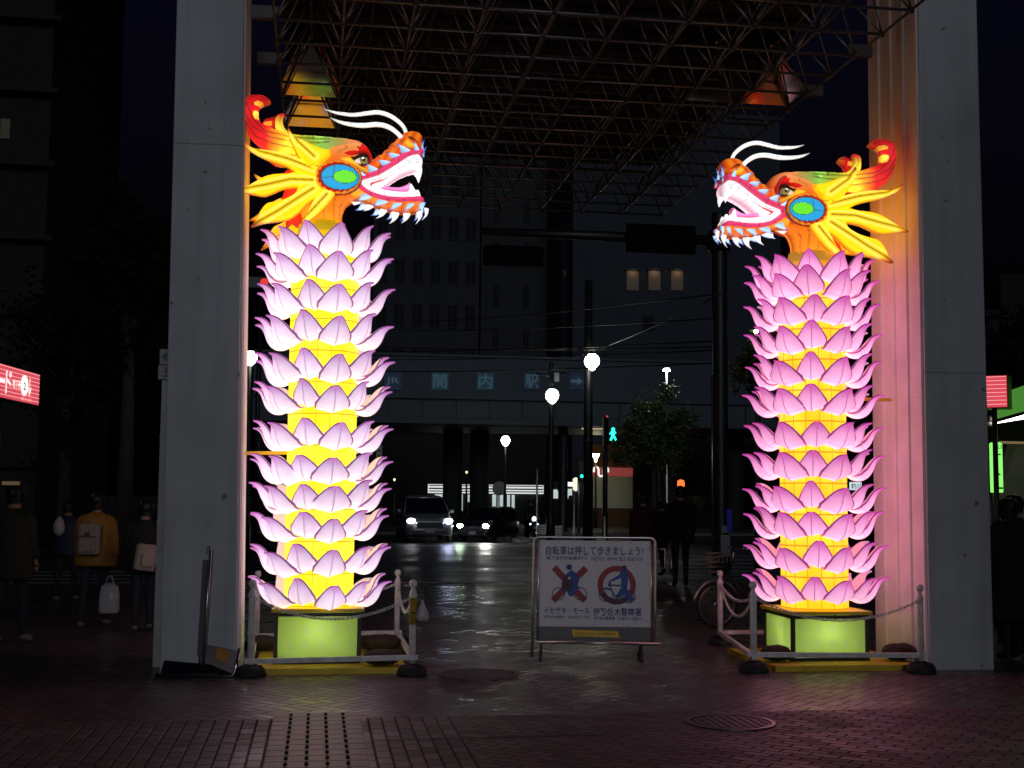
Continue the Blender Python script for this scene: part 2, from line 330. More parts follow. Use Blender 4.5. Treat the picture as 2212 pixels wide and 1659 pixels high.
M = dict(
    black=mat('black_metal', (0.012, 0.012, 0.013), 0.45, var=0.3), darksteel=mat('dark_steel', (0.03, 0.03, 0.032), 0.4, 0.4, var=0.2),
    steel=mat('brushed_steel', (0.5, 0.48, 0.46), 0.28, 0.9, var=0.1, scale=20), chrome=mat('chrome', (0.7, 0.7, 0.7), 0.12, 1.0),
    truss=mat('grey_truss_tube', (0.15, 0.16, 0.175), 0.30, 0.7, var=0.25, scale=9), trussdark=mat('dark_truss_tube', (0.06, 0.052, 0.05), 0.5, 0.3, var=0.2),
    roofglass=None,
    white=mat('white_paint', (0.88, 0.87, 0.86), 0.45, var=0.06, scale=12, dirt=(0.62, 0.58, 0.55)), plasticw=mat('white_plastic', (0.7, 0.69, 0.67), 0.4, var=0.08),
    rubber=mat('black_rubber', (0.016, 0.016, 0.016), 0.7, var=0.3, scale=20, bump=0.3), yplate=mat('yellow_painted_board', (0.75, 0.52, 0.03), 0.55, var=0.15, scale=5),
    sack=mat('brown_sack', (0.05, 0.028, 0.018), 0.85, var=0.35, scale=14, bump=0.5), olive=mat('dark_olive_frame', (0.03, 0.035, 0.018), 0.5),
    signwhite=mat('sign_white', (0.68, 0.67, 0.70), 0.45, var=0.06, scale=8), signgrey=mat('sign_lower_sheet', (0.09, 0.078, 0.078), 0.4, 0.2, var=0.1),
    navy=mat('navy_print', (0.015, 0.03, 0.19), 0.5), blue=mat('blue_print', (0.02, 0.07, 0.33), 0.5), red=mat('red_print', (0.30, 0.02, 0.03), 0.5), plum=mat('red_under_blue_print', (0.07, 0.012, 0.05), 0.5),
    ylabel=mat('yellow_label', (0.85, 0.55, 0.02), 0.45), olivetext=mat('olive_print', (0.28, 0.2, 0.02), 0.5),
    brickA=None, tar=asphalt(), line=mat('worn_road_paint', (0.42, 0.42, 0.42), 0.5, var=0.35, scale=8), kerb=mat('kerb_stone', (0.2, 0.19, 0.18), 0.45, var=0.2, bump=0.3),
    bldA=mat('dim_facade', (0.030, 0.034, 0.042), 0.8, var=0.1, scale=0.4), bldB=mat('tile_facade', (0.034, 0.042, 0.060), 0.8, var=0.08, scale=0.5), bldC=mat('dark_facade', (0.008, 0.008, 0.008), 0.8, var=0.2),
    winDark=mat('unlit_window', (0.008, 0.009, 0.012), 0.6, spec=0.15), girder=mat('blue_girder_paint', (0.014, 0.032, 0.055), 0.55, var=0.15, scale=0.6), girder2=mat('pale_girder_paint', (0.034, 0.052, 0.064), 0.6, var=0.15, scale=0.6),
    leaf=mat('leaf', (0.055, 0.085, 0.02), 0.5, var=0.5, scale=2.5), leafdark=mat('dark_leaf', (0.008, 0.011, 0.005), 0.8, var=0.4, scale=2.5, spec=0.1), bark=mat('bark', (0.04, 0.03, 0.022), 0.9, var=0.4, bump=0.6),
    lamp=glow('lamp_globe', (0.95, 1.0, 0.88), 16.0), lampcool=glow('lamp_flat_head', (0.88, 1.0, 0.97), 60.0), lampwarm=glow('lamp_torch', (1.0, 0.93, 0.6), 24.0),
    tube=glow('fluorescent_tube', (0.97, 1.0, 0.97), 6.0), redsign=glow('red_lightbox', s2l((228, 78, 96)), 0.85), redstripe=glow('pale_lightbox_stripe', s2l((255, 185, 180)), 0.95), whitesign=glow('white_lightbox_letter', (1, 0.98, 0.95), 1.0),
    signred2=mat('dark_red_box', (0.05, 0.006, 0.008), 0.4), green=glow('green_lightbox', s2l((150, 255, 120)), 0.95), greendark=mat('green_print', (0.0, 0.16, 0.02), 0.5),
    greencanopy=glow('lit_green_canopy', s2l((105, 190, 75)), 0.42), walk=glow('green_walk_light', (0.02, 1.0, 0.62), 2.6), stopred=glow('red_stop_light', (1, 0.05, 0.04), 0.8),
    head=glow('headlamp', (1, 1, 0.97), 260.0), headblue=glow('headlamp_blue', (0.62, 0.66, 1.0), 40.0), headgreen=glow('headlamp_green', (0.75, 1.0, 0.72), 70.0), smalllamp=glow('small_lamp', (0.75, 0.85, 1.0), 6.0),
    carpaint=mat('silver_car_paint', (0.38, 0.39, 0.42), 0.25, 0.6), carglass=mat('car_glass', (0.008, 0.01, 0.02), 0.08), cardark=mat('car_black_trim', (0.01, 0.01, 0.011), 0.4), darkcar=mat('dark_car_paint', (0.006, 0.006, 0.007), 0.3, 0.2), matte=mat('matte_black', (0.004, 0.004, 0.0045), 0.9, spec=0.05),
    storeW=glow('white_store_band', (0.95, 1, 0.97), 0.75), storeG=mat('green_store_band', (0.0, 0.10, 0.045), 0.5), storeR=mat('orange_store_band', (0.42, 0.09, 0.04), 0.5), storeWin=glow('lit_store_window', (0.82, 0.97, 0.95), 0.5),
    shopred=glow('red_shop_fascia', s2l((190, 85, 80)), 0.35), shutter=mat('rolled_shutter', (0.55, 0.56, 0.40), 0.5, 0.2, var=0.1), niche=mat('niche_plaster', (0.34, 0.25, 0.17), 0.8, var=.1), niche2=mat('niche_wall', (0.3, 0.24, 0.18), 0.8),
    bluepanel=glow('blue_glow_panel', s2l((8, 26, 50)), 0.5), tealpanel=glow('teal_glow_panel', s2l((10, 48, 60)), 0.5), paletext=glow('pale_glow_letter', s2l((52, 82, 92)), 0.55),  # station signs have no lamp; faint glow put into panels and letters
    redlantern=glow('red_paper_lantern', (1, 0.16, 0.03), 1.6), skin=mat('skin', (0.35, 0.2, 0.14), 0.5), hair=mat('black_hair', (0.008, 0.007, 0.007), 0.45), shoe=mat('pale_shoe', (0.22, 0.21, 0.2), 0.6),
    jeans=mat('dark_jeans', (0.012, 0.016, 0.03), 0.8, var=0.2), mustard=mat('mustard_jacket', (0.30, 0.14, 0.016), 0.75, var=0.2, scale=9, bump=0.3), bluejk=mat('blue_jacket', (0.015, 0.03, 0.06), 0.75, var=0.2),
    blackcoat=mat('black_coat', (0.010, 0.009, 0.009), 0.85, var=0.2, scale=9, bump=0.3), olivejk=mat('olive_jacket', (0.022, 0.022, 0.012), 0.8, var=0.2), redjk=mat('dark_red_jacket', (0.045, 0.008, 0.010), 0.8, var=0.2),
    cream=mat('cream_canvas', (0.30, 0.25, 0.22), 0.7, var=0.12, scale=14, bump=0.3), bag=mat('white_carrier_bag', (0.48, 0.46, 0.48), 0.35, var=0.1), tape=mat('yellow_strap', (0.75, 0.5, 0.02), 0.4),
    concrete=mat('grey_concrete', (0.27, 0.28, 0.28), 0.75, var=0.15, scale=3, bump=0.2), tacgrey=mat('grating_bar', (0.07, 0.048, 0.047), 0.7, 0.0, var=0.15), ironlid=mat('iron_cover', (0.10, 0.075, 0.072), 0.5, 0.2, var=0.2, scale=30, bump=0.5),
    bluelit=glow('blue_sticker', s2l((18, 18, 90)), 0.35), paper=mat('pinned_paper', (0.3, 0.36, 0.38), 0.7), cyan=glow('pale_cyan_sign', (0.75, 0.95, 1.0), 0.8), grille=mat('grille', (0.012, 0.012, 0.013), 0.3),
    amber=glow('amber_strip', s2l((150, 130, 90)), 0.5),
)

# ------------------------------------------------------------------ ground, road, paving
KERB_Y = G(1000, 1256).y          # edge of the paved forecourt; the road lies beyond
FAR_Y = G(1000, 1150).y           # far kerb
def sheet(name, x0, x1, y0, y1, z, m, th=None):
    b = MB()
    if th: b.hexa([(x0, y0, z - th), (x1, y0, z - th), (x1, y1, z - th), (x0, y1, z - th)], [(x0, y0, z), (x1, y0, z), (x1, y1, z), (x0, y1, z)])
    else: b.add([(x0, y0, z), (x1, y0, z), (x1, y1, z), (x0, y1, z)], [(0, 1, 2, 3)])
    return struct(b.build(name, m))
struct(sheet('ground', -900, 900, -300, 1500, -0.13, mat('dark_ground', (0.035, 0.034, 0.034), 0.8, var=0.3, scale=0.3)))
sheet('road', -90, 90, KERB_Y - 0.3, FAR_Y + 0.3, -0.12, M['tar'])
BR1, BR2 = (0.21, 0.142, 0.136), (0.11, 0.072, 0.07)
ypv = G(900, 1548).y              # where the herringbone gives way to courses of bricks
xpv = G(1010, 1600).x
sheet('pavement', -40, 40, ypv, KERB_Y - 0.32, 0.0, paving('herringbone_brick', BR1, BR2, 0.11, R(45), 'herring', wet=1.15))
sheet('pavement', xpv, 40, -8, ypv, 0.0, paving('diagonal_brick', BR1, BR2, 0.095, R(-50), 'rows', 0.09, wet=0.6))
sheet('pavement', -40, xpv, -8, ypv, 0.0, paving('course_brick', BR1, (0.12, 0.078, 0.074), 0.098, 0, 'rows', 0.10, wet=0.7))
b = MB(); b.box((0, KERB_Y - 0.16, -0.06), (80, 0.31, 0.14)); struct(b.build('kerb', M['kerb']))
sheet('pavement', -90, 90, FAR_Y + 0.3, FAR_Y + 40, 0.0, mat('far_paving', (0.10, 0.09, 0.09), 0.55, var=0.2, scale=3), 0.12)
# narrow dark gutter across the courses, a little skewed
b = MB(); p0, p1 = G(360, 1609), G(1300, 1588)
b.add([(p0.x, p0.y - 0.012, 0.004), (p1.x, p1.y - 0.012, 0.004), (p1.x, p1.y + 0.012, 0.004), (p0.x, p0.y + 0.012, 0.004)], [(0, 1, 2, 3)])
struct(b.build('gutter_line', M['black']))
# road markings
def mark(x0, x1, y0, y1):
    bm_ = MB(); bm_.add([(x0, y0, -0.116), (x1, y0, -0.116), (x1, y1, -0.116), (x0, y1, -0.116)], [(0, 1, 2, 3)])
    struct(bm_.build('road_marking', M['line']))
a = G(800, 1178, -.12); e = G(1180, 1178, -.12); mark(a.x - 6, e.x, a.y - 0.2, a.y + 0.2)
a = G(905, 1170, -.12); mark(a.x - 0.08, a.x + 0.1, a.y + 1.2, a.y + 9)
a = G(1350, 1166, -.12); mark(a.x - 3, a.x + 6, a.y, a.y + 0.3)
for k in range(7):                                     # zebra bars beyond the right-hand barrier
    a = G(1478, 1251 - k * 8.2, -.12); mark(a.x, a.x + 2.6, a.y - 0.1, a.y + 0.35)
for k in range(3):
    a = G(10, 1252 - k * 8, -.12); mark(a.x - 3, a.x + 4.2, a.y - 0.1, a.y + 0.30)

# manhole covers
def manhole(x, y, r, label):
    p = G(x, y); t = thing('manhole_cover', label, 'manhole cover', (p.x, p.y, 0.0))
    q = MB(); q.lathe([(0.0, 0.006), (r * 0.94, 0.006), (r * 0.94, -0.01)], n=40, smooth=False)
    for k in range(-4, 5):
        hw = math.sqrt(max(0, (r * .85) ** 2 - (k * r * .2) ** 2)); q.box((k * r * .2, 0, 0.008), (r * .07, hw * 2, 0.008))
    q.build('lid', M['ironlid'], t)
    q = MB(); q.lathe([(r * 0.97, -0.01), (r * 0.97, 0.012), (r * 1.07, 0.012), (r * 1.07, -0.01)], n=40, smooth=False); q.build('rim', mat('worn_rim', (0.2, 0.17, 0.17), 0.35, 0.7) if x > 1300 else M['ironlid'], t)
manhole(1578, 1562, 0.30, 'round iron manhole cover with a shiny rim in the bricks before the right lantern')
manhole(1035, 1458, 0.34, 'dull round manhole cover between the left barrier and the no riding sign')

# slotted grating let into the bricks at the left
p0, p1 = G(592, 1545), G(777, 1545); q0 = G(780, 1720)
t = thing('drain_grating', 'slotted drain grating of long bars in the bricks before the left lantern', 'drain grating', ((p0.x + p1.x) / 2, (p0.y + q0.y) / 2, 0.0))
hw, hl = (p1.x - p0.x) / 2, (p0.y - q0.y) / 2
q = MB(); q.box((0, 0, 0.002), (hw * 2, hl * 2, 0.008)); q.build('tray', M['matte'], t)
q = MB(); q2 = MB(); n = int(hl * 2 / 0.165); pt_ = hl * 2 / n
for k in range(n):
    for j in range(5):
        wd = hw * 2 / 5; q.box((-hw + wd * (j + 0.5), -hl + pt_ * (k + 0.5), 0.009), (wd - 0.006, pt_ - 0.014, 0.012))
        if j: q2.box((-hw + wd * j, -hl + pt_ * (k + 0.5), 0.0165), (0.024, pt_ * .45, 0.004))
q.build('bar', mat('grating_stone', (0.15, 0.10, 0.096), 0.5, var=.25, scale=3), t)['kind'] = 'stuff'
q2.build('slot', M['matte'], t)['kind'] = 'stuff'

# ------------------------------------------------------------------ the gate: two pillars and the space-frame roof
ROOFZ = CAMZ + 4.5
def pillar(name, label, pb, pt, yf, depth, side, seam):
    (xb0, xb1), (xt0, xt1) = pb, pt
    zt = P((xt0 + xt1) / 2, 0, yf).z; k = 7.6 / zt
    def xz(xb, xt, z): return xb + (xt - xb) * z / zt
    B0 = P(xb0[0], xb0[1], yf).x; B1 = P(xb1[0], xb1[1], yf).x; T0 = P(xt0, 0, yf).x; T1 = P(xt1, 0, yf).x
    H = 7.6
    cx = (B0 + B1) / 2
    t = thing(name, label, 'pillar', (cx, yf, 0))
    q = MB(); z0 = -0.02
    q.hexa([(B0 - cx, 0, z0), (B1 - cx, 0, z0), (B1 - cx, depth, z0), (B0 - cx, depth, z0)],
           [(xz(B0, T0, H) - cx, 0, H), (xz(B1, T1, H) - cx, 0, H), (xz(B1, T1, H) - cx, depth, H), (xz(B0, T0, H) - cx, depth, H)])
    o = q.build('shaft', painted_concrete(name + '_paint', (0.58, 0.585, 0.60), seam), t)
    bv = o.modifiers.new('b', 'BEVEL'); bv.width = 0.012; bv.segments = 2
    # fluted sheet on the inner face
    sgn = side
    q = MB()
    xb, xt = (B1, T1) if side > 0 else (B0, T0)
    prof = []
    nr = 4
    for i in range(nr):
        y0_ = depth * (0.02 + 0.96 * i / nr); y1_ = depth * (0.02 + 0.96 * (i + 1) / nr); wv = y1_ - y0_
        prof += [(y0_, 0.003), (y0_ + 0.012, 0.022), (y0_ + 0.042, 0.022), (y0_ + 0.06, 0.003)]
    prof.append((depth * 0.98, 0.003))
    for z in (0.0, H): pass
    r0 = [(xb - cx + sgn * o_, y_, 0.0) for y_, o_ in prof]; r1 = [(xz(xb, xt, H) - cx + sgn * o_, y_, H) for y_, o_ in prof]
    if side < 0: r0, r1 = r0, r1
    else: r0, r1 = r0[::-1], r1[::-1]
    q.loft([r0, r1], caps=False, closed=False)
    q.build('fluted_cladding', M['cladding'], t)
    return t
M['cladding'] = mat('fluted_cladding_paint', (0.80, 0.75, 0.75), 0.55, var=0.10, scale=2.5)
YL = G(420, 1461).y; YR = G(2079, 1447).y
lp = pillar('gate_pillar', 'broad pale gate pillar with chipped paint, left of the rightward dragon', ((344, 1461), (509, 1461)), (382, 527), YL, 1.15, 1, P(450, 312, YL).z)
rp = pillar('gate_pillar', 'grey gate pillar glowing pink on its fluted side, behind the leftward dragon', ((2009, 1447), (2148, 1447)), (1984, 2110), YR, 1.2, -1, P(2050, 805, YR).z)

xl, xr = G(590, 0, ROOFZ).x, G(1995, 0, ROOFZ).x
yn, yfar = G(1500, -75, ROOFZ).y, G(1425, 464, ROOFZ).y
nx = round((xr - xl) / 0.62); ny = round((yfar - yn) / 0.62); px_, py_ = (xr - xl) / nx, (yfar - yn) / ny
roof = thing('space_frame_roof', 'bronze tube space frame roof hanging between the two gate pillars', 'roof', (xl, yn, ROOFZ))
DZ = 0.60
qb, qd, qt, qw, qn = MB(), MB(), MB(), MB(), MB()
for j in range(ny + 1): qb.tube([(0, j * py_, 0), (nx * px_, j * py_, 0)], 0.0145, 6)
for i in range(nx + 1): qd.tube([(i * px_, 0, 0), (i * px_, ny * py_, 0)], 0.0145, 6)
for j in range(ny): qt.tube([(px_ / 2, (j + .5) * py_, DZ), ((nx - .5) * px_, (j + .5) * py_, DZ)], 0.017, 6)
for i in range(nx): qt.tube([((i + .5) * px_, py_ / 2, DZ), ((i + .5) * px_, (ny - .5) * py_, DZ)], 0.017, 6)
for i in range(nx):
    for j in range(ny):
        ap = ((i + .5) * px_, (j + .5) * py_, DZ)
        for di, dj in ((0, 0), (1, 0), (0, 1), (1, 1)): qw.tube([((i + di) * px_, (j + dj) * py_, 0), ap], 0.0105, 5)
for i in range(nx + 1):
    for j in range(ny + 1): qn.ball((i * px_, j * py_, 0), 0.036, 6)
qb.build('cross_chord_grid', M['truss'], roof); qd.build('long_chord_grid', M['trussdark'], roof); qt.build('upper_chord_grid', M['trussdark'], roof)
qw.build('web_tube_lattice', M['truss'], roof); qn.build('node_joint_pattern', M['trussdark'], roof)
want = []
for tx_, ty_ in ((722, 185), (728, 262), (1618, 190), (1668, 195)):
    p_ = G(tx_, ty_ + 14, ROOFZ); want.append((int((p_.x - xl) / px_), int((p_.y - yn) / py_)))
rr_ = random.Random(5)
for _ in range(0): want.append((rr_.randrange(nx), rr_.randrange(ny)))
q = MB(); s0 = 0.012                                          # mirror pyramids that fill a few cells of the frame
for i, j in sorted(set(want)):
    if not (0 <= i < nx and 0 <= j < ny): continue
    x0, x1, y0, y1 = i * px_ + s0, (i + 1) * px_ - s0, j * py_ + s0, (j + 1) * py_ - s0; z = 0.05; cx_, cy_ = (x0 + x1) / 2, (y0 + y1) / 2; zt_ = z + 0.585
    b4 = [(x0, y0, z), (x1, y0, z), (x1, y1, z), (x0, y1, z)]; t4 = [(cx_ - .03, cy_ - .03, zt_), (cx_ + .03, cy_ - .03, zt_), (cx_ + .03, cy_ + .03, zt_), (cx_ - .03, cy_ + .03, zt_)]
    q.add(b4 + t4, [(1, 2, 6, 5), (2, 3, 7, 6), (3, 0, 4, 7), (4, 5, 6, 7)])
dk_ = MB(); dk_.box((nx * px_ / 2, ny * py_ / 2, DZ + .30), (nx * px_, ny * py_, .08))
for j in range(ny + 1): dk_.box((nx * px_ / 2, j * py_, DZ + .22), (nx * px_, .06, .07))
dk_.build('roof_deck', mat('dark_roof_deck', (0.014, 0.013, 0.013), .8, var=.3, scale=1.5), roof)
def panel_mat():
    """mirror sheet pyramids, darkened at random per cell to weaken their reflections"""
    m, t, b = newmat('uneven_mirror_panel'); N = NX(t); tc = t.nodes.new('ShaderNodeTexCoord'); sp = t.nodes.new('ShaderNodeSeparateXYZ'); t.links.new(tc.outputs['Object'], sp.inputs[0])
    cb = t.nodes.new('ShaderNodeCombineXYZ'); t.links.new(N.f('FLOOR', N.f('DIVIDE', sp.outputs[0], px_)), cb.inputs[0]); t.links.new(N.f('FLOOR', N.f('DIVIDE', sp.outputs[1], py_)), cb.inputs[1])
    wn = t.nodes.new('ShaderNodeTexWhiteNoise'); wn.noise_dimensions = '2D'; t.links.new(cb.outputs[0], wn.inputs['Vector'])
    sh_ = N.ramp(wn.outputs['Value'], -0.8, 1.0); sm_ = N.noise(tc.outputs['Object'], 4, 4)
    t.links.new(N.mix(sh_, (0.02, 0.018, 0.018), (0.62, 0.56, 0.52)), b.inputs['Base Color']); b.inputs['Metallic'].default_value = 1.0
    t.links.new(N.f('ADD', 0.05, N.f('MULTIPLY', sm_, 0.1)), b.inputs['Roughness']); return m
M['roofglass'] = panel_mat()
o = q.build('pyramid_panel_pattern', M['roofglass'], roof)
q = MB()                                                       # brackets from the pillars to the roof corner
for (sx, pp) in ((-1, lp), (1, rp)):
    xx = 0.02 if sx < 0 else nx * px_ - 0.02
    for yy in (0.9, 2.2): 
        q.box((xx + sx * 0.12, YL - yn + yy - 0.6, 0.1), (0.26, 0.07, 0.12))
q.build('bracket', M['trussdark'], roof)

# ------------------------------------------------------------------ painted silk shapes
def catmull(pts, sub=5):
    p = np.array(pts, float); n = len(p); out = []
    for i in range(n):
        a, b_, c, d = p[i - 1], p[i], p[(i + 1) % n], p[(i + 2) % n]
        for k in range(sub):
            t_ = k / sub
            out.append(0.5 * ((2 * b_) + (c - a) * t_ + (2 * a - 5 * b_ + 4 * c - d) * t_ ** 2 + (3 * b_ - a - 3 * c + d) * t_ ** 3))
    return np.array(out)
def segdist(pts, poly, closed=True):
    A = np.array(poly, float); B = np.roll(A, -1, 0) if closed else A[1:]
    if not closed: A = A[:-1]
    d = np.full(len(pts), 1e9)
    for a, b_ in zip(A, B):
        v = b_ - a; L = max((v * v).sum(), 1e-9)
        t_ = np.clip(((pts - a) @ v) / L, 0, 1); q_ = a + t_[:, None] * v
        d = np.minimum(d, np.hypot(*(pts - q_).T))
    return d
def inside(pts, poly):
    x, y = pts[:, 0], pts[:, 1]; r = np.zeros(len(pts), bool); n = len(poly); j = n - 1
    for i in range(n):
        xi, yi = poly[i]; xj, yj = poly[j]
        c = ((yi > y) != (yj > y)) & (x < (xj - xi) * (y - yi) / (yj - yi + 1e-12) + xi)
        r ^= c; j = i
    return r
UK = 0.000976                       # metres per unit of the head drawing (about a millimetre)
class Head:
    """places the drawn silk shapes; x is mirrored for the dragon that looks left"""
    def __init__(s, mir, sc, mat_): s.mir = mir; s.k = UK * sc; s.mat = mat_
    def X(s, zx): return (zx - 920) * s.k * s.mir
    def Z(s, zy): return (1390 - zy) * s.k
    def pillow(s, name, outline, T, Rr, colf, parent, y0=0.0, lines=(), step=12, lw=5, lc=(0.05, 0.02, 0.01), smooth=True, flat=0.0, edge=5, tilt=None, mat_=None, zs=None):
        if zs is None: zs = -0.30 * abs(y0)
        ol = catmull(outline) if smooth else np.array(outline, float)
        res = []                                               # resample the outline
        n = len(ol)
        for i in range(n):
            a, b_ = ol[i], ol[(i + 1) % n]; m_ = max(1, int(round(np.hypot(*(b_ - a)) / step)))
            if np.hypot(*(b_ - a)) < step * 0.35 and i % 2: continue
            for k_ in range(m_): res.append(a + (b_ - a) * k_ / m_)
        ol = np.array(res)
        x0, y0_, x1, y1 = ol[:, 0].min(), ol[:, 1].min(), ol[:, 0].max(), ol[:, 1].max()
        gx, gy = np.meshgrid(np.arange(x0, x1, step), np.arange(y0_, y1, step * 0.87)); gx[1::2] += step / 2
        g = np.stack([gx.ravel(), gy.ravel()], 1); g = g[inside(g, ol)]
        if len(g): g = g[segdist(g, ol) > step * 0.45]
        allp = np.vstack([ol, g]) if len(g) else ol
        nb = len(ol)
        vs, _, fs, ov, _, _ = geometry.delaunay_2d_cdt([Vector(p) for p in allp], [(i, (i + 1) % nb) for i in range(nb)], [], 1, 1e-4)
        pts = np.array([tuple(v) for v in vs]); d = segdist(pts, ol)
        onb = d < 0.6; d[onb] = 0
        h = T * (flat + (1 - flat) * np.sqrt(np.clip(1 - (1 - np.minimum(d / Rr, 1)) ** 2, 0, 1))); h[onb] = 0
        col = np.array([np.broadcast_to(c, (len(pts),)) for c in colf(pts[:, 0], pts[:, 1], d)]).T.astype(float).copy()
        lc_ = np.array(lc)
        for L in lines:
            dl = segdist(pts, L, False); wgt = np.clip(1.6 - dl / lw, 0, 1)[:, None] * 0.75; col = col * (1 - wgt) + lc_ * wgt
        if edge:
            wgt = (np.clip(1.3 - d / edge, 0, 1) * 0.7)[:, None]; col = col * (1 - wgt) + lc_ * wgt
        nv = len(pts); V = []; idx2 = {}
        def tl(i): return tilt(pts[i, 0], pts[i, 1]) if tilt else 0.0
        for i in range(nv): V.append((s.X(pts[i, 0]), y0 + tl(i) - h[i], s.Z(pts[i, 1]) + zs))
        for i in range(nv):
            if onb[i]: idx2[i] = i
            else: idx2[i] = len(V); V.append((s.X(pts[i, 0]), y0 + tl(i) + h[i], s.Z(pts[i, 1]) + zs))
        Fc = []
        for f in fs:
            f = list(f)
            ax = np.cross(pts[f[1]] - pts[f[0]], pts[f[2]] - pts[f[0]])
            fr = f if (ax * s.mir < 0) else f[::-1]            # front face looks towards -Y
            Fc.append(fr); Fc.append([idx2[i] for i in fr[::-1]])
        Fc = [f for f in Fc if len(set(f)) == 3]
        me = bpy.data.meshes.new(name); me.from_pydata(V, [], Fc); me.materials.append(mat_ or s.mat)
        at = me.color_attributes.new('Col', 'FLOAT_COLOR', 'POINT')
        full = np.ones((len(V), 4)); full[:nv, :3] = col
        for i in range(nv):
            if idx2[i] != i: full[idx2[i], :3] = col[i]
        at.data.foreach_set('color', full.ravel().astype(np.float32))
        me.polygons.foreach_set('use_smooth', [True] * len(me.polygons)); me.update()
        o_ = bpy.data.objects.new(name, me); C.objects.link(o_); o_.parent = parent
        return o_
    def spike(s, name, b0, b1, tip, parent, y0, T, ca, cb, ctip, bend=0.12, lc=(0.02, 0.06, 0.3)):
        b0, b1, tip = np.array(b0, float), np.array(b1, float), np.array(tip, float)
        if name == 'blue_fin' and tip[1] < b0[1]: tip = tip + (tip - (b0 + b1) / 2) * 0.22
        mid = (b0 + b1) / 2; ax = tip - mid; nrm = np.array([-ax[1], ax[0]])
        m0 = b0 + (tip - b0) * 0.5 + nrm * bend * 1.0; m1 = b1 + (tip - b1) * 0.5 + nrm * bend
        L = np.hypot(*ax)
        def cf(x, y, d):
            t_ = np.clip(((np.stack([x, y], 1) - mid) @ ax) / (L * L), 0, 1)
            e_ = np.clip(((np.stack([x, y], 1) - mid) @ (nrm / (np.hypot(*nrm) + 1e-9))) / (np.hypot(*(b1 - b0)) * 0.5 + 1e-9) * 0.5 + 0.5, 0, 1)
            out = []
            for k_ in range(3):
                v = ca[k_] * (1 - e_) + cb[k_] * e_; u = np.clip((t_ - 0.6) / 0.35, 0, 1); out.append(v * (1 - u) + ctip[k_] * u)
            return out
        return s.pillow(name, [b0, m0, tip, m1, b1, (mid - ax * 0.06)], T, max(8, np.hypot(*(b1 - b0)) * 0.5), cf, parent, y0, step=10, edge=4, lc=lc, smooth=True)

def lerp(a, b_, t_): return [a[k] * (1 - t_) + b_[k] * t_ for k in range(3)]
L_ = lambda r, g, b_: s2l((r, g, b_))
def flat(c): return lambda x, y, d: c
def edged(cin, cout, w0, w1):
    return lambda x, y, d: lerp(cout, cin, np.clip((d - w0) / (w1 - w0), 0, 1))

# ------------------------------------------------------------------ the dragon lanterns
def petal_mesh(name, flare, m_out, m_in, wide=1.0, tall=1.0):
    prof = [(0.325, 0.07), (0.365, 0.025), (0.42, 0.0), (0.485, 0.005), (0.54, 0.045), (0.58, 0.11), (0.605, 0.185), (0.628, 0.255), (0.665, 0.312), (0.725, 0.346)]
    prof = [(0.325 + (r - 0.325) * flare, z * tall) for r, z in prof]
    wid = [0.135, 0.160, 0.178, 0.186, 0.184, 0.168, 0.136, 0.090, 0.042, 0.003]
    nv = 12; v1 = []; uvs = []
    n = len(prof)
    # finer along the length
    pr = []; wd = []; 
    for i in range(n - 1):
        for k in range(3):
            t_ = k / 3
            def cr(A):
                a, b_, c, d = A[max(i - 1, 0)], A[i], A[i + 1], A[min(i + 2, n - 1)]
                return 0.5 * (2 * b_ + (c - a) * t_ + (2 * a - 5 * b_ + 4 * c - d) * t_ ** 2 + (3 * b_ - a - 3 * c + d) * t_ ** 3)
            pr.append((cr([p[0] for p in prof]), cr([p[1] for p in prof]))); wd.append(cr(wid))
    pr.append(prof[-1]); wd.append(wid[-1]); m = len(pr)
    for i in range(m):
        tx = pr[min(i + 1, m - 1)][0] - pr[max(i - 1, 0)][0]; tz = pr[min(i + 1, m - 1)][1] - pr[max(i - 1, 0)][1]
        L = math.hypot(tx, tz); nx_, nz_ = tz / L, -tx / L      # outward / downward normal
        for j in range(nv + 1):
            v = -1 + 2 * j / nv; w_ = wd[i] * wide
            drop = -0.42 * min(1.0, 0.12 + i / (m - 1) * 2.2) * w_ * abs(v) ** 1.55 + 0.012 * max(0, 1 - abs(v) * 5)
            # wrap round the shaft a little
            x = pr[i][0] + nx_ * drop; z = pr[i][1] + nz_ * drop; y = v * w_
            v1.append((x, y, z)); uvs.append((i / (m - 1), v))
    th = 0.012
    v2 = []
    for i in range(m):
        tx = pr[min(i + 1, m - 1)][0] - pr[max(i - 1, 0)][0]; tz = pr[min(i + 1, m - 1)][1] - pr[max(i - 1, 0)][1]
        L = math.hypot(tx, tz); nx_, nz_ = tz / L, -tx / L
        for j in range(nv + 1):
            x, y, z = v1[i * (nv + 1) + j]; e_ = th * min(1, wd[i] / 0.05)
            v2.append((x - nx_ * e_, y, z - nz_ * e_))
    V = v1 + v2; N0 = len(v1); F = []; mi = []
    k = nv + 1
    for i in range(m - 1):
        for j in range(nv):
            a = i * k + j; F.append((a, a + 1, a + k + 1, a + k)); mi.append(0)
            F.append((N0 + a, N0 + a + k, N0 + a + k + 1, N0 + a + 1)); mi.append(1)
        for j in (0, nv):
            a = i * k + j; q_ = (a, a + k, N0 + a + k, N0 + a); F.append(q_ if j == 0 else q_[::-1]); mi.append(0)
    me = bpy.data.meshes.new(name); me.from_pydata(V, [], F); me.materials.append(m_out); me.materials.append(m_in)
    me.polygons.foreach_set('material_index', mi); me.polygons.foreach_set('use_smooth', [True] * len(F))
    ul = me.uv_layers.new(name='UVMap'); uu = uvs + uvs
    for lp_ in me.loops: ul.data[lp_.index].uv = uu[lp_.vertex_index]
    me.update(); return me

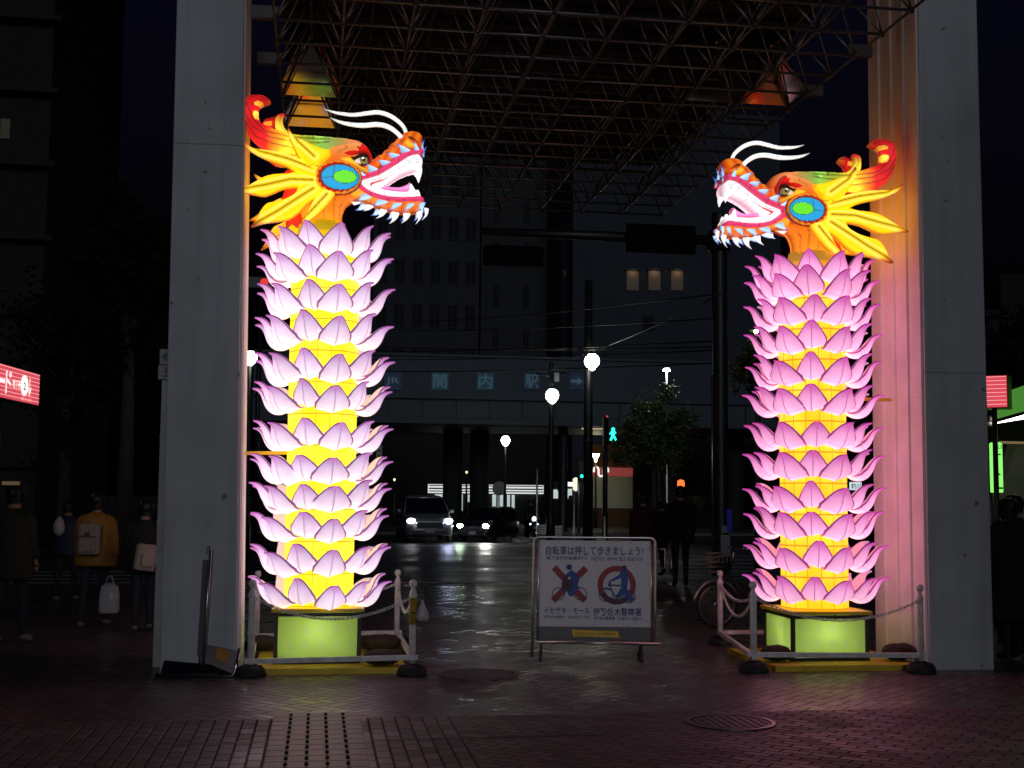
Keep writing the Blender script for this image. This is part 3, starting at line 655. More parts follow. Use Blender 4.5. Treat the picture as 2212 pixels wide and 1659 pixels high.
ORANGE, DORANGE, YEL, RED = L_(236, 120, 28), L_(176, 62, 14), L_(255, 222, 24), L_(205, 22, 26)
WHITE, PINKLIP, LIPD = L_(250, 252, 255), L_(226, 62, 112), L_(160, 24, 66)
CY1, CY2, CYT = L_(74, 156, 238), L_(215, 252, 255), L_(40, 30, 190)

def dragon_head(root, hx, base_z, mir, sc, mats):
    """parts of the head, drawn in the left dragon's own millimetre drawing"""
    H = Head(mir, sc, mats['skin'])
    def part(nm):
        o_ = bpy.data.objects.new(nm, None); C.objects.link(o_); o_.parent = root; o_.location = (hx, 0, base_z); o_.empty_display_size = .05; return o_
    # neck
    def neckc(x, y, d):
        t_ = np.clip((y - 1000) / 380, 0, 1); return lerp(L_(214, 92, 20), L_(250, 140, 24), t_)
    nk = H.pillow('neck', [(850, 940), (1000, 1000), (1230, 1060), (1310, 1050), (1265, 1110), (1190, 1180), (1155, 1260), (1148, 1330), (1158, 1405), (950, 1425), (745, 1415), (748, 1330), (722, 1240), (738, 1150), (770, 1060), (805, 990)],
                  0.27, 200, neckc, root, lines=[[(1000, 1010), (960, 1200), (970, 1420)], [(1100, 1050), (1060, 1200), (1070, 1420)], [(1200, 1060), (1120, 1220), (1120, 1420)], [(880, 1000), (830, 1200), (860, 1420)], [(1060, 1100), (1250, 1040)]], step=14, lw=4)
    nk.location = (hx, 0, base_z)
    b_ = MB(); b_.lathe([(0.235 * sc, -0.075), (0.24 * sc, -0.07), (0.225 * sc, 0.03), (0.2 * sc, 0.03)], n=24); cl = b_.build('neck_collar', mats['shaft2'], root); cl.location = (hx + 0.03 * mir, 0, base_z)
    bk = H.pillow('back_fin', [(600, 820), (520, 900), (500, 930), (570, 1010), (560, 1060), (540, 1120), (515, 1180), (610, 1160), (640, 1200), (615, 1260), (590, 1340), (600, 1425), (650, 1378), (700, 1410), (760, 1395), (760, 1250), (780, 1000), (700, 850)],
                  0.05, 60, edged(L_(235, 28, 22), L_(150, 10, 8), 0, 50), root, step=14)
    bk.location = (hx, 0, base_z)
    # skull with cheek, eyes, brows
    def skullc(x, y, d):
        t_ = np.clip((760 - y) / 240, 0, 1); c = lerp(L_(222, 104, 22), L_(232, 158, 92), t_)
        e_ = np.clip(d / 90, 0, 1); return lerp(DORANGE, c, e_)
    sk = H.pillow('skull', [(1300, 505), (1385, 560), (1428, 640), (1422, 700), (1400, 760), (1425, 800), (1345, 840), (1290, 880), (1300, 950), (1350, 1012), (1335, 1052), (1230, 1068), (1100, 1075), (980, 1060), (890, 1000), (850, 900), (845, 810), (870, 720), (930, 640), (1000, 575), (1090, 525), (1200, 495)],
                  0.30, 230, skullc, root, step=14, lines=[[(1130, 520), (1180, 640), (1090, 690)], [(900, 640), (1100, 600), (1250, 560)]], lw=4)
    sk.location = (hx, 0, base_z)
    for sd_ in (-1, 1):
        def put(nm, ol, y, T, Rr, cf, par=sk, **kw): return H.pillow(nm, ol, T, Rr, cf, par, y * sd_, **kw)
        th_ = np.linspace(0, 2 * np.pi, 40, endpoint=False)
        def cheekc(x, y, d):
            dx, dy = (x - 1098) / 240, (y - 868) / 178; rr = np.hypot(dx, dy); an = np.arctan2(dy, dx)
            ring = L_(214, 132, 40); out = [np.full_like(x, c) for c in L_(120, 32, 8)]
            sc_ = 0.80 + 0.075 * np.abs(np.cos(an * 9))
            m1 = rr < 0.93; m2 = rr < sc_
            dx2, dy2 = (x - 1118) / 178, (y - 872) / 120; r2 = np.hypot(dx2, dy2)
            dx3, dy3 = (x - 1165) / 112, (y - 868) / 64; r3 = np.hypot(dx3, dy3)
            for k_ in range(3):
                o_ = out[k_]; o_ = np.where(m1, ring[k_], o_); o_ = np.where(m2, L_(165, 26, 14)[k_], o_)
                o_ = np.where(r2 < 1.08, L_(10, 40, 60)[k_], o_); o_ = np.where(r2 < 1.03, L_(42, 158, 214)[k_], o_)
                o_ = np.where(r3 < 1.07, L_(10, 70, 30)[k_], o_); o_ = np.where(r3 < 1, L_(106, 222, 48)[k_], o_); out[k_] = o_
            return out
        put('cheek_disc', [(1098 + 240 * math.cos(a), 868 + 178 * math.sin(a)) for a in th_], 0.265, 0.07, 110, cheekc, step=9, smooth=False, edge=6, lines=[[(1060, 770), (1050, 830)], [(945, 890), (1050, 872)]], lw=4)
        put('eye_socket', [(1165, 650), (1250, 645), (1320, 608), (1385, 618), (1402, 670), (1390, 712), (1345, 738), (1290, 728), (1235, 690)], 0.235, 0.07, 40, flat((0.012, 0.006, 0.004)), step=12, edge=0)
        def eyec(x, y, d):
            r_ = np.hypot(x - 1345, y - 684); r2 = np.hypot(x - 1336, y - 668)
            o_ = []
            for k_ in range(3):
                c = np.full_like(x, L_(205, 200, 196)[k_]); c = np.where(r_ < 40, 0.012, c); c = np.where(r_ < 34, L_(134, 122, 52)[k_], c); c = np.where(r_ < 17, 0.008, c); c = np.where(r2 < 13, 1.0, c); o_.append(c)
            return o_
        put('eye', [(1252, 690), (1290, 662), (1335, 646), (1378, 652), (1390, 682), (1378, 708), (1335, 718), (1285, 712)], 0.27, 0.065, 40, eyec, step=6, edge=3)
        put('eyebrow', [(1140, 630), (1185, 598), (1240, 585), (1290, 585), (1275, 550), (1255, 525), (1305, 545), (1330, 512), (1385, 552), (1432, 640), (1422, 700), (1396, 715), (1400, 660), (1380, 622), (1330, 612), (1260, 640), (1205, 655)], 0.245, 0.085, 40,
            edged(L_(236, 22, 18), L_(120, 6, 8), 0, 36), step=10)
        put('cheekbone', [(1082, 652), (1135, 662), (1212, 655), (1265, 700), (1330, 745), (1398, 775), (1398, 808), (1330, 786), (1225, 736), (1130, 705)], 0.25, 0.06, 30, edged(L_(246, 196, 44), L_(200, 110, 20), 0, 26), step=10)
    # horns
    def hornc(off):
        def f(x, y, d):
            xs = x - off
            stops = [(150, L_(176, 20, 32)), (390, L_(188, 32, 40)), (450, L_(196, 120, 40)), (600, L_(214, 206, 60)), (760, L_(150, 176, 60)), (950, L_(112, 176, 84)), (1150, L_(170, 176, 110)), (1300, L_(232, 140, 70))]
            xs_ = np.array([q_[0] for q_ in stops]); o_ = [np.interp(xs, xs_, [q_[1][k_] for q_ in stops]) for k_ in range(3)]
            up = np.clip((y - 620) / 60, 0, 1) * np.clip((xs - 700) / 100, 0, 1)
            yp = ((np.abs(xs - 315) < 42) & (np.abs(y - 246 + (xs - 315) * .1) < 20)) | (np.hypot((xs - 300) / 1.0, (y - 362) / 1.3) < 34)
            return [np.where(yp, L_(236, 206, 70)[k_], o_[k_]) for k_ in range(3)]
        return f
    horn = [(1300, 590), (1310, 540), (1270, 496), (1180, 472), (1000, 462), (850, 462), (720, 476), (640, 476), (560, 474), (480, 458), (400, 430), (346, 418), (318, 370), (316, 310), (335, 262), (380, 232), (428, 204), (408, 162), (352, 136), (280, 140), (215, 165), (177, 220), (162, 300), (165, 380), (180, 440), (205, 510), (250, 590), (310, 645), (380, 685), (500, 695), (640, 690), (800, 690), (950, 650), (1100, 600)]
    hl = [[(175, 330), (260, 480), (420, 560), (700, 580), (1000, 530)], [(200, 250), (260, 400), (380, 510), (640, 530), (1000, 500)], [(180, 420), (300, 580), (450, 620), (700, 640)], [(230, 190), (300, 160), (400, 190)], [(840, 462), (846, 520)]]
    for sd_ in (-1, 1):
        ol = horn if sd_ < 0 else [(x * 0.86 + 150, y * 0.95 + 30) for x, y in horn]
        ln = hl if sd_ < 0 else [[(x * 0.86 + 150, y * 0.95 + 30) for x, y in q_] for q_ in hl]
        h_ = H.pillow('horn', ol, 0.09, 60, hornc(0 if sd_ < 0 else 60), root, 0.13 * sd_, lines=ln, step=12, lw=7, mat_=M['hornsilk'], tilt=lambda x, y, s_=sd_: s_ * 0.00035 * max(0, 900 - x))
        h_.location = (hx, 0, base_z)
        for (bx_, by_) in ((560, 625), (900, 520), (235, 330), (360, 560)):
            if sd_ > 0: bx_, by_ = bx_ * 0.86 + 150, by_ * .95 + 30
            ld = bpy.data.lights.new('horn_bulb', 'POINT'); ld.energy = 0.34 if sd_ < 0 else 0.2; ld.color = (1, .97, .85); ld.shadow_soft_size = 0.015
            lo = bpy.data.objects.new('horn_bulb', ld); C.objects.link(lo); lo.parent = h_; lo.location = (H.X(bx_), sd_ * (0.13 + 0.00035 * max(0, 900 - bx_)), H.Z(by_) - 0.30 * .13)
    pg = H.pillow('horn_prong', [(466, 330), (472, 285), (500, 256), (545, 246), (566, 262), (546, 310), (550, 365), (580, 412), (630, 450), (690, 500), (560, 500), (490, 445), (468, 385)], 0.06, 35,
                  lambda x, y, d: lerp(L_(190, 34, 30), L_(240, 214, 60), np.clip((y - 275) / 110, 0, 1)), root, -0.20, step=9, lines=[[(530, 270), (510, 350), (560, 430), (620, 470)]], lw=3)
    pg.location = (hx, 0, base_z)
    # mane
    flames = [
        ([(985, 620), (880, 585), (780, 545), (690, 512), (640, 472), (604, 418), (612, 500), (655, 590), (695, 655), (745, 722), (790, 765), (870, 745), (950, 690)], [(612, 430), (700, 560), (860, 680)]),
        ([(880, 820), (780, 752), (700, 722), (600, 698), (480, 688), (360, 690), (270, 678), (178, 628), (222, 692), (300, 735), (420, 775), (540, 795), (620, 815), (690, 850), (770, 880), (880, 885)], [(190, 640), (350, 720), (600, 745), (850, 800)]),
        ([(880, 875), (760, 868), (690, 868), (600, 895), (480, 925), (380, 970), (300, 1025), (220, 1082), (135, 1133), (250, 1132), (380, 1130), (480, 1085), (550, 1045), (640, 1012), (750, 990), (870, 960)], [(150, 1125), (400, 1040), (640, 945), (850, 920)]),
        ([(890, 950), (780, 960), (720, 1010), (690, 1070), (600, 1140), (500, 1190), (430, 1225), (370, 1300), (330, 1380), (284, 1455), (400, 1402), (520, 1362), (620, 1320), (710, 1245), (790, 1150), (860, 1090), (920, 1030)], [(300, 1440), (520, 1280), (700, 1130), (860, 1000)]),
        ([(930, 1000), (885, 1080), (835, 1180), (790, 1260), (728, 1356), (820, 1315), (900, 1245), (985, 1150), (1035, 1085), (1060, 1030), (990, 1000)], [(740, 1345), (880, 1180), (990, 1050)]),
    ]
    fan = [(1010, 590), (930, 650), (840, 730), (740, 745), (700, 800), (680, 850), (720, 900), (760, 950), (740, 1010), (840, 1040), (960, 1050), (1040, 1060), (960, 960), (930, 860), (950, 760), (1030, 680)]
    for sd_ in (-1, 1):
        mn = H.pillow('mane', fan, 0.10, 60, edged(L_(255, 216, 22), L_(246, 150, 14), 0, 50), root, 0.20 * sd_, step=13, lines=[[(740, 860), (940, 870)], [(760, 950), (950, 930)], [(800, 760), (960, 800)]], lw=4)
        mn.location = (hx, 0, base_z)
        for fi, (ol, cl_) in enumerate(flames):
            ax = np.array(cl_, float)
            def fc(x, y, d, tip=ax[0], rt=ax[-1], ax=ax):
                pts = np.stack([x, y], 1); t_ = np.clip(((pts - tip) @ (rt - tip)) / ((rt - tip) @ (rt - tip)), 0, 1)
                dc = segdist(pts, ax, False)
                base_ = lerp(L_(226, 96, 6), L_(255, 218, 18), np.clip(d / 18, 0, 1))
                c = lerp(base_, L_(255, 158, 10), np.clip(1 - dc / 30, 0, 1) * 0.35)
                c = lerp(c, L_(255, 246, 120), np.clip(1 - np.abs(dc - 34) / 18, 0, 1) * 0.75)
                c = lerp(L_(180, 52, 6), c, np.clip(t_ / 0.16, 0, 1))
                if sd_ > 0: c = lerp(c, L_(240, 130, 16), 0.5)
                return c
            axv = np.array(cl_, float)
            def fat(p_):
                p_ = np.array(p_, float); best = None
                for a_, b_ in zip(axv[:-1], axv[1:]):
                    v_ = b_ - a_; q_ = a_ + v_ * np.clip(((p_ - a_) @ v_) / (v_ @ v_), 0, 1); d_ = np.hypot(*(p_ - q_))
                    if best is None or d_ < best[0]: best = (d_, q_)
                return tuple(best[1] + (p_ - best[1]) * 1.24)
            ol = [fat(p_) for p_ in ol]
            o2 = ol if sd_ < 0 else [(x * 0.93 + 70, y * 0.96 + 50 + 10 * fi) for x, y in ol]
            cl2 = cl_ if sd_ < 0 else [(x * 0.93 + 70, y * 0.96 + 50 + 10 * fi) for x, y in cl_]
            fl = H.pillow('flame', o2, 0.075, 48, fc, mn, 0.25 * sd_, step=11, lines=[cl2], lw=7, tilt=lambda x, y, s_=sd_: s_ * 0.00045 * max(0, 880 - x))
    # upper jaw
    def snoutc(x, y, d):
        n_ = np.sin(x * 0.07 + y * 0.03) * 0.5 + 0.5; c = lerp(L_(196, 74, 16), L_(226, 116, 26), n_)
        return lerp(L_(128, 36, 8), c, np.clip(d / 28, 0, 1))
    uj = H.pillow('upper_jaw', [(1385, 700), (1430, 690), (1455, 680), (1475, 655), (1500, 640), (1530, 632), (1545, 598), (1590, 570), (1606, 528), (1650, 498), (1680, 462), (1720, 448), (1735, 408), (1790, 382), (1850, 374), (1912, 390), (1948, 432), (1942, 480), (1948, 540), (1870, 562), (1760, 612), (1660, 690), (1560, 752), (1440, 815), (1380, 830), (1340, 800)],
                  0.20, 90, snoutc, root, step=12, lines=[[(1545, 605), (1600, 660)], [(1610, 535), (1670, 600)], [(1690, 470), (1730, 540)], [(1480, 660), (1520, 720)]], lw=4)
    uj.location = (hx, 0, base_z)
    ul = H.pillow('lip', [(1262, 878), (1285, 850), (1380, 822), (1500, 768), (1600, 702), (1690, 622), (1780, 572), (1880, 545), (1936, 538), (1948, 588), (1890, 600), (1800, 628), (1700, 700), (1620, 756), (1500, 830), (1390, 872), (1310, 902)], 0.235, 26, edged(PINKLIP, LIPD, 0, 22), uj, step=9, flat=0.82, zs=-0.045, lines=[[(1500, 760), (1505, 840)], [(1690, 620), (1700, 705)], [(1800, 560), (1800, 640)], [(1385, 815), (1392, 880)]], lw=3)
    ut = H.pillow('gum_plate', [(1305, 896), (1400, 866), (1510, 822), (1620, 748), (1700, 690), (1800, 620), (1880, 592), (1936, 630), (1948, 690), (1930, 742), (1880, 748), (1790, 778), (1690, 834), (1600, 904), (1545, 948), (1430, 940), (1350, 922)], 0.18, 50,
                  lambda x, y, d: lerp(L_(255, 200, 214), WHITE, np.clip(d / 22, 0, 1)), uj, step=11, flat=0.5, zs=-0.03, lw=3, lc=(0.25, 0.22, 0.24), lines=[[(1350, 915), (1500, 890), (1690, 770), (1850, 690), (1905, 700)], [(1330, 905), (1480, 900)], [(1500, 830), (1520, 930)], [(1690, 700), (1715, 820)], [(1860, 610), (1880, 690), (1905, 660)], [(1760, 650), (1800, 700), (1850, 640)]])
    H.pillow('palate', [(1400, 925), (1560, 868), (1690, 790), (1760, 752), (1690, 806), (1600, 866), (1530, 912), (1440, 934)], 0.192, 12, flat(L_(226, 52, 60)), uj, step=9, flat=0.8, edge=0, zs=-0.035)
    for sd_ in (-1, 1):
        H.pillow('fang', [(1868, 742), (1900, 722), (1938, 722), (1942, 780), (1924, 838), (1902, 792)], 0.03, 20, flat(WHITE), uj, 0.10 * sd_, step=9, edge=3, lc=(0.4, 0.4, 0.45))
        H.pillow('nostril', [(1780, 420), (1820, 412), (1870, 440), (1905, 482), (1870, 470), (1820, 462), (1795, 450)], 0.05, 18, edged(L_(70, 18, 4), L_(150, 56, 10), 8, 22), uj, 0.165 * sd_, step=8, edge=0)
        H.pillow('nose_fold', [(1745, 470), (1790, 440), (1830, 470), (1880, 500), (1870, 535), (1810, 545), (1760, 520)], 0.06, 30, edged(L_(250, 176, 34), L_(170, 78, 14), 0, 26), uj, 0.15 * sd_, step=9)
        ups = [((1725, 585), (1815, 556), (1682, 508)), ((1622, 645), (1715, 606), (1588, 598)), ((1535, 725), (1618, 680), (1496, 678)), ((1405, 800), (1495, 762), (1380, 728)), ((1262, 846), (1378, 828), (1208, 776)), ((1850, 552), (1902, 545), (1840, 470))]
        for b0, b1, tp in ups:
            H.spike('blue_fin', b0, b1, tp, uj, 0.225 * sd_, 0.035, CY1, CY2, CYT, bend=0.10)
        H.spike('blue_fin', (1925, 545), (1960, 560), (1962, 452), uj, 0.07 * sd_, 0.03, CY1, CY2, CYT, bend=-0.08)
        H.spike('blue_fin', (1945, 590), (1962, 620), (1985, 520), uj, 0.11 * sd_, 0.025, CY1, CY2, CYT, bend=-0.12)
        wp = [(1795, 425), (1758, 335), (1680, 262), (1590, 213), (1490, 192), (1380, 206), (1250, 226), (1120, 218), (1040, 204), (955, 178)] if sd_ > 0 else [(1735, 430), (1680, 372), (1590, 318), (1480, 302), (1340, 322), (1200, 320), (1090, 300), (1012, 268)]
        n_ = len(wp); wid_ = [16, 20, 22, 23, 23, 22, 20, 17, 12, 3][:n_] if n_ == 10 else [20, 23, 25, 26, 25, 21, 14, 3]
        up_, dn_ = [], []
        for i in range(n_):
            a_ = np.array(wp[max(i - 1, 0)], float); c_ = np.array(wp[min(i + 1, n_ - 1)], float); tn = (c_ - a_) / np.hypot(*(c_ - a_)); nn = np.array([-tn[1], tn[0]]); p_ = np.array(wp[i], float)
            up_.append(p_ + nn * wid_[i]); dn_.append(p_ - nn * wid_[i])
        H.pillow('whisker', up_ + dn_[::-1], 0.03, 22, lambda x, y, d: lerp(L_(236, 246, 226), WHITE, np.clip(d / 14, 0, 1)), uj, 0.09 * sd_, step=9, lines=[wp], lw=2.2, lc=(0.3, 0.32, 0.3), edge=3, zs=0.045 if sd_ > 0 else -0.035, tilt=lambda x, y, s_=sd_: s_ * 0.00007 * max(0, 1700 - x))
    # lower jaw
    lj = H.pillow('lower_jaw', [(1285, 985), (1345, 1012), (1430, 1058), (1560, 1094), (1700, 1104), (1900, 1094), (1962, 1090), (1954, 1135), (1940, 1182), (1880, 1212), (1760, 1222), (1640, 1207), (1530, 1180), (1420, 1142), (1330, 1104), (1240, 1105), (1220, 1040)], 0.19, 60,
                  lambda x, y, d: lerp(L_(170, 70, 14), lerp(L_(238, 160, 34), L_(226, 108, 26), np.clip((y - 1060) / 110, 0, 1)), np.clip(d / 24, 0, 1)), root, step=12, lines=[[(1480, 1070), (1430, 1140)], [(1630, 1100), (1590, 1180)], [(1770, 1100), (1740, 1200)]], lw=4)
    lj.location = (hx, 0, base_z)
    H.pillow('lip', [(1262, 880), (1312, 904), (1350, 955), (1430, 1006), (1560, 1042), (1700, 1052), (1830, 1042), (1930, 1036), (1960, 1084), (1830, 1096), (1700, 1102), (1560, 1092), (1430, 1058), (1340, 1008), (1285, 955)], 0.225, 24, edged(PINKLIP, LIPD, 0, 20), lj, step=9, flat=0.82, zs=-0.04, lines=[[(1430, 1000), (1425, 1060)], [(1600, 1040), (1595, 1100)], [(1760, 1045), (1760, 1100)]], lw=3)
    H.pillow('gum_plate', [(1312, 912), (1400, 932), (1540, 972), (1700, 990), (1810, 984), (1880, 965), (1926, 1005), (1928, 1044), (1830, 1052), (1700, 1060), (1560, 1050), (1430, 1012), (1350, 962)], 0.175, 34,
             lambda x, y, d: lerp(L_(255, 190, 208), WHITE, np.clip(d / 18, 0, 1)), lj, step=10, flat=0.5, zs=-0.03, lw=3, lc=(0.25, 0.22, 0.24), lines=[[(1560, 975), (1565, 1050)], [(1430, 940), (1425, 1010)], [(1815, 985), (1790, 1050)]])
    H.pillow('tongue', [(1395, 926), (1540, 942), (1660, 962), (1740, 952), (1790, 928), (1826, 900), (1830, 945), (1804, 985), (1700, 995), (1560, 985), (1450, 965)], 0.10, 24, edged(L_(255, 150, 208), L_(214, 84, 150), 0, 24), lj, step=9, lines=[[(1450, 945), (1640, 975), (1760, 968), (1820, 930)]], lw=3)
    for sd_ in (-1, 1):
        H.pillow('fang', [(1795, 1045), (1812, 980), (1826, 898), (1862, 940), (1886, 990), (1892, 1045)], 0.035, 26, flat(WHITE), lj, 0.12 * sd_, step=9, edge=3, lc=(0.4, 0.4, 0.45))
        H.pillow('fang', [(1885, 1010), (1895, 968), (1912, 964), (1928, 1000), (1922, 1030)], 0.03, 16, flat(WHITE), lj, 0.06 * sd_, step=8, edge=3, lc=(0.4, 0.4, 0.45))
        for b0, b1, tp in [((1345, 1012), (1435, 1052), (1278, 1092)), ((1495, 1068), (1605, 1090), (1438, 1140)), ((1648, 1098), (1740, 1102), (1598, 1178)), ((1788, 1102), (1866, 1098), (1742, 1184)), ((1905, 1092), (1958, 1092), (1888, 1184)), ((1190, 842), (1282, 862), (1168, 868)), ((1228, 960), (1300, 988), (1200, 968))]:
            H.spike('blue_fin', b0, b1, tp, lj, 0.215 * sd_, 0.035, CY2, CY1, CYT, bend=-0.10)
        H.spike('blue_fin', (1945, 1092), (1985, 1092), (1985, 1215), lj, 0.09 * sd_, 0.03, CY1, CY2, CYT, bend=0.2)
    for b0, b1, tp in [((1235, 1118), (1338, 1118), (1262, 1150)), ((1388, 1138), (1468, 1150), (1358, 1205)), ((1528, 1178), (1600, 1192), (1484, 1278)), ((1642, 1204), (1722, 1216), (1622, 1326)), ((1762, 1214), (1836, 1214), (1742, 1316)), ((1896, 1196), (1956, 1182), (1886, 1322)), ((1975, 1150), (2020, 1160), (1950, 1276))]:
        H.spike('chin_spike', b0, b1, tp, lj, -0.05, 0.035, WHITE, WHITE, L_(190, 190, 215), bend=-0.16, lc=(0.4, 0.4, 0.5))

def lantern(name, label, x, yfront, width, ptop, rows, mir, hsc, hz, hdx, mats, flare, pw, rot0, shaft_r, plate):
    yc = yfront + width / 2
    root = thing(name, label, 'lantern', (x, yc, 0.0), 0, 'dragon lanterns on lotus columns')
    zp = ptop; hw = width / 2
    # yellow base boards
    q = MB(); q.box((plate[0], plate[1], 0.027), (plate[2], plate[3], 0.054)); o_ = q.build('base_board', M['yplate'], root)
    q = MB(); z0 = 0.056; fr = 0.036; q.box((0, 0, z0 + 0.008), (width - .02, width - .02, 0.012))
    for sx in (-1, 1):
        for sy in (-1, 1): q.box((sx * (hw - fr / 2), sy * (hw - fr / 2), (z0 + zp) / 2 - 0.02), (fr, fr, zp - z0 - 0.045))
    for s_ in (-1, 1):
        for z_ in (z0 + 0.015, zp - 0.06):
            q.box((0, s_ * (hw - fr / 2 + 0.002), z_), (width - 2 * fr - .002, fr * 0.8, 0.03)); q.box((s_ * (hw - fr / 2 + 0.002), 0, z_), (fr * 0.8, width - 2 * fr - .002, 0.03))
    ped = q.build('pedestal_frame', M['olive'], root)
    for (cx_, cy_, a_) in ((0, -hw + 0.02, 0), (-hw + 0.02, 0, 1), (hw - 0.02, 0, 1), (0, hw - 0.02, 0)):
        q = MB(); w2_, h2_, zc_ = (width - 2 * fr - .004) / 2, (zp - z0 - 0.11) / 2, (z0 + zp) / 2 - 0.02
        q.add([((cx_ + sx_ * w2_, cy_, zc_ + sz_ * h2_) if not a_ else (cx_, cy_ + sx_ * w2_, zc_ + sz_ * h2_)) for sx_, sz_ in ((-1, -1), (1, -1), (1, 1), (-1, 1))], [(0, 1, 2, 3)]); q.build('silk_panel', M['silk'], ped)
    q = MB(); q.box((0, 0, zp - 0.02), (width + 0.05, width + 0.05, 0.03)); q.build('top_board', mats['top'], root)
    for (lx, ly, lz, en_) in ((0, -hw + .2, 0.34, 1.2), (-hw + .2, 0, 0.30, 0.6), (-0.2, -hw + .2, 0.2, .3), (0.2, -hw + .2, 0.2, .3), (0, 0.1, 0.4, 0.8)):
        ld = bpy.data.lights.new('pedestal_bulb', 'POINT'); ld.energy = en_; ld.color = (1.0, 1.0, 0.9); ld.shadow_soft_size = 0.03
        lo = bpy.data.objects.new('pedestal_bulb', ld); C.objects.link(lo); lo.parent = root; lo.location = (lx, ly, lz * zp / 0.55)
    # shaft of flat silk strips
    ztop = rows[0] - 0.10; n = 16; nr = int((ztop - zp) / 0.15); V = []; Fc = []; UV = []
    for i in range(nr + 1):
        for j in range(n): V.append((shaft_r * math.cos(2 * math.pi * (j + .5) / n), shaft_r * math.sin(2 * math.pi * (j + .5) / n), zp + (ztop - zp) * i / nr))
    for i in range(nr):
        for j in range(n): Fc.append((i * n + j, i * n + (j + 1) % n, (i + 1) * n + (j + 1) % n, (i + 1) * n + j)); UV.append([(j, i), (j + 1, i), (j + 1, i + 1), (j, i + 1)])
    Fc.append(tuple(nr * n + j for j in range(n))); UV.append([(0.5, 0.5)] * n)
    me = bpy.data.meshes.new('silk_column'); me.from_pydata(V, [], Fc); me.materials.append(mats['shaft']); ul_ = me.uv_layers.new(name='UVMap'); li = 0
    for u_ in UV:
        for c_ in u_: ul_.data[li].uv = (c_[0], c_[1] * 0.5); li += 1
    so_ = bpy.data.objects.new('silk_column', me); C.objects.link(so_); so_.parent = root
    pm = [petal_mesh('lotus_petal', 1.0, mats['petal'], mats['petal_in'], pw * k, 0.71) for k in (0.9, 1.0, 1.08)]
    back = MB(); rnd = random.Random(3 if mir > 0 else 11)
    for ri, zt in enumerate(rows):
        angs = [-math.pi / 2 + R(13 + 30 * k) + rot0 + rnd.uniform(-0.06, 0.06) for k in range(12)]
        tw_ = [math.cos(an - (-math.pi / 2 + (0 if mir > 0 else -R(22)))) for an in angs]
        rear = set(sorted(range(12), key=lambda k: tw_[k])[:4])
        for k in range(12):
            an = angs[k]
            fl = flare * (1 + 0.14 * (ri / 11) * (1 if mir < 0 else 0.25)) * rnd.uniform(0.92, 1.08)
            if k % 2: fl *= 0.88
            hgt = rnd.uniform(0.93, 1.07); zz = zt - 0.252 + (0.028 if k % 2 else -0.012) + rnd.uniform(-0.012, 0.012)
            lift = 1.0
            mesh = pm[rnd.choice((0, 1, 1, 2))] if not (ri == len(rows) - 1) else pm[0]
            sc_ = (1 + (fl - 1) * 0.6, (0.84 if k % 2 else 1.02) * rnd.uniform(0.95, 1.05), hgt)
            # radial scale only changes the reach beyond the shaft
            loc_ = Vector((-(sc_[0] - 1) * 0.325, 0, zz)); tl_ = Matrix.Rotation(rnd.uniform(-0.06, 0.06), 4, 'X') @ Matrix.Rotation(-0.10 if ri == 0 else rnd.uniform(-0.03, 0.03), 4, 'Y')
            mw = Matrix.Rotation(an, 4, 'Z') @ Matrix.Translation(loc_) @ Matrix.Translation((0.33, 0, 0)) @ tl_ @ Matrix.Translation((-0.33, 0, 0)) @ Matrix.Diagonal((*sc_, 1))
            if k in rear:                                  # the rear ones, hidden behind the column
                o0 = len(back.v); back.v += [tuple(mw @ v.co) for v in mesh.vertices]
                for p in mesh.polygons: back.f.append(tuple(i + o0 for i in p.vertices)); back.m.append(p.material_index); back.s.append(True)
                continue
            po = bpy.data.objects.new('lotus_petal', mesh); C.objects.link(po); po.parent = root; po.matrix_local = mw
    bo = back.build('rear_lotus_petals', [mats['petal_back'], mats['petal_in']], root); bo['kind'] = 'stuff'
    dragon_head(root, hdx, hz, mir, hsc, mats)
    return root

M['silk'] = silk_panel()

def horn_silk():
    m = lantern_skin('painted_silk_horn', 0.34); t = m.node_tree; b = t.nodes['Principled BSDF']; a_ = [n for n in t.nodes if n.type == 'ATTRIBUTE'][0]
    tr = t.nodes.new('ShaderNodeBsdfTranslucent'); t.links.new(a_.outputs['Color'], tr.inputs[0]); ad = t.nodes.new('ShaderNodeAddShader')
    t.links.new(b.outputs[0], ad.inputs[0]); t.links.new(tr.outputs[0], ad.inputs[1]); t.links.new(ad.outputs[0], t.nodes['Material Output'].inputs[0]); return m
M['hornsilk'] = horn_silk()
matsL = dict(skin=lantern_skin('painted_silk_left', 1.1), shaft=shaft_mat('yellow_silk', L_(255, 226, 10), L_(255, 238, 60), 1.0), shaft2=glow('yellow_collar', L_(225, 190, 20), 0.5), top=mat('yellow_top_board', L_(215, 190, 30), 0.5),
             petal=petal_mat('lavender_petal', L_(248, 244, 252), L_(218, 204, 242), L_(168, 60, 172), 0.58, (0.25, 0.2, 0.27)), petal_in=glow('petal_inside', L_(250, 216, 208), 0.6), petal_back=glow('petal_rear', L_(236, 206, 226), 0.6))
matsR = dict(skin=lantern_skin('painted_silk_right', 1.1), shaft=shaft_mat('golden_silk', L_(255, 190, 14), L_(255, 214, 50), 1.0), shaft2=glow('golden_collar', L_(220, 170, 60), 0.4), top=mat('yellow_top_board_2', L_(205, 190, 30), 0.5),
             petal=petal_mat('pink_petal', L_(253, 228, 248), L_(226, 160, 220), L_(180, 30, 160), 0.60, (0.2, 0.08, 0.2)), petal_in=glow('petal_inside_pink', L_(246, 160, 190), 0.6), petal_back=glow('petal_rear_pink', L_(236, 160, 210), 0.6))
def rowz(pxs, xc, yplane): return [P(xc, y, yplane).z for y in pxs]
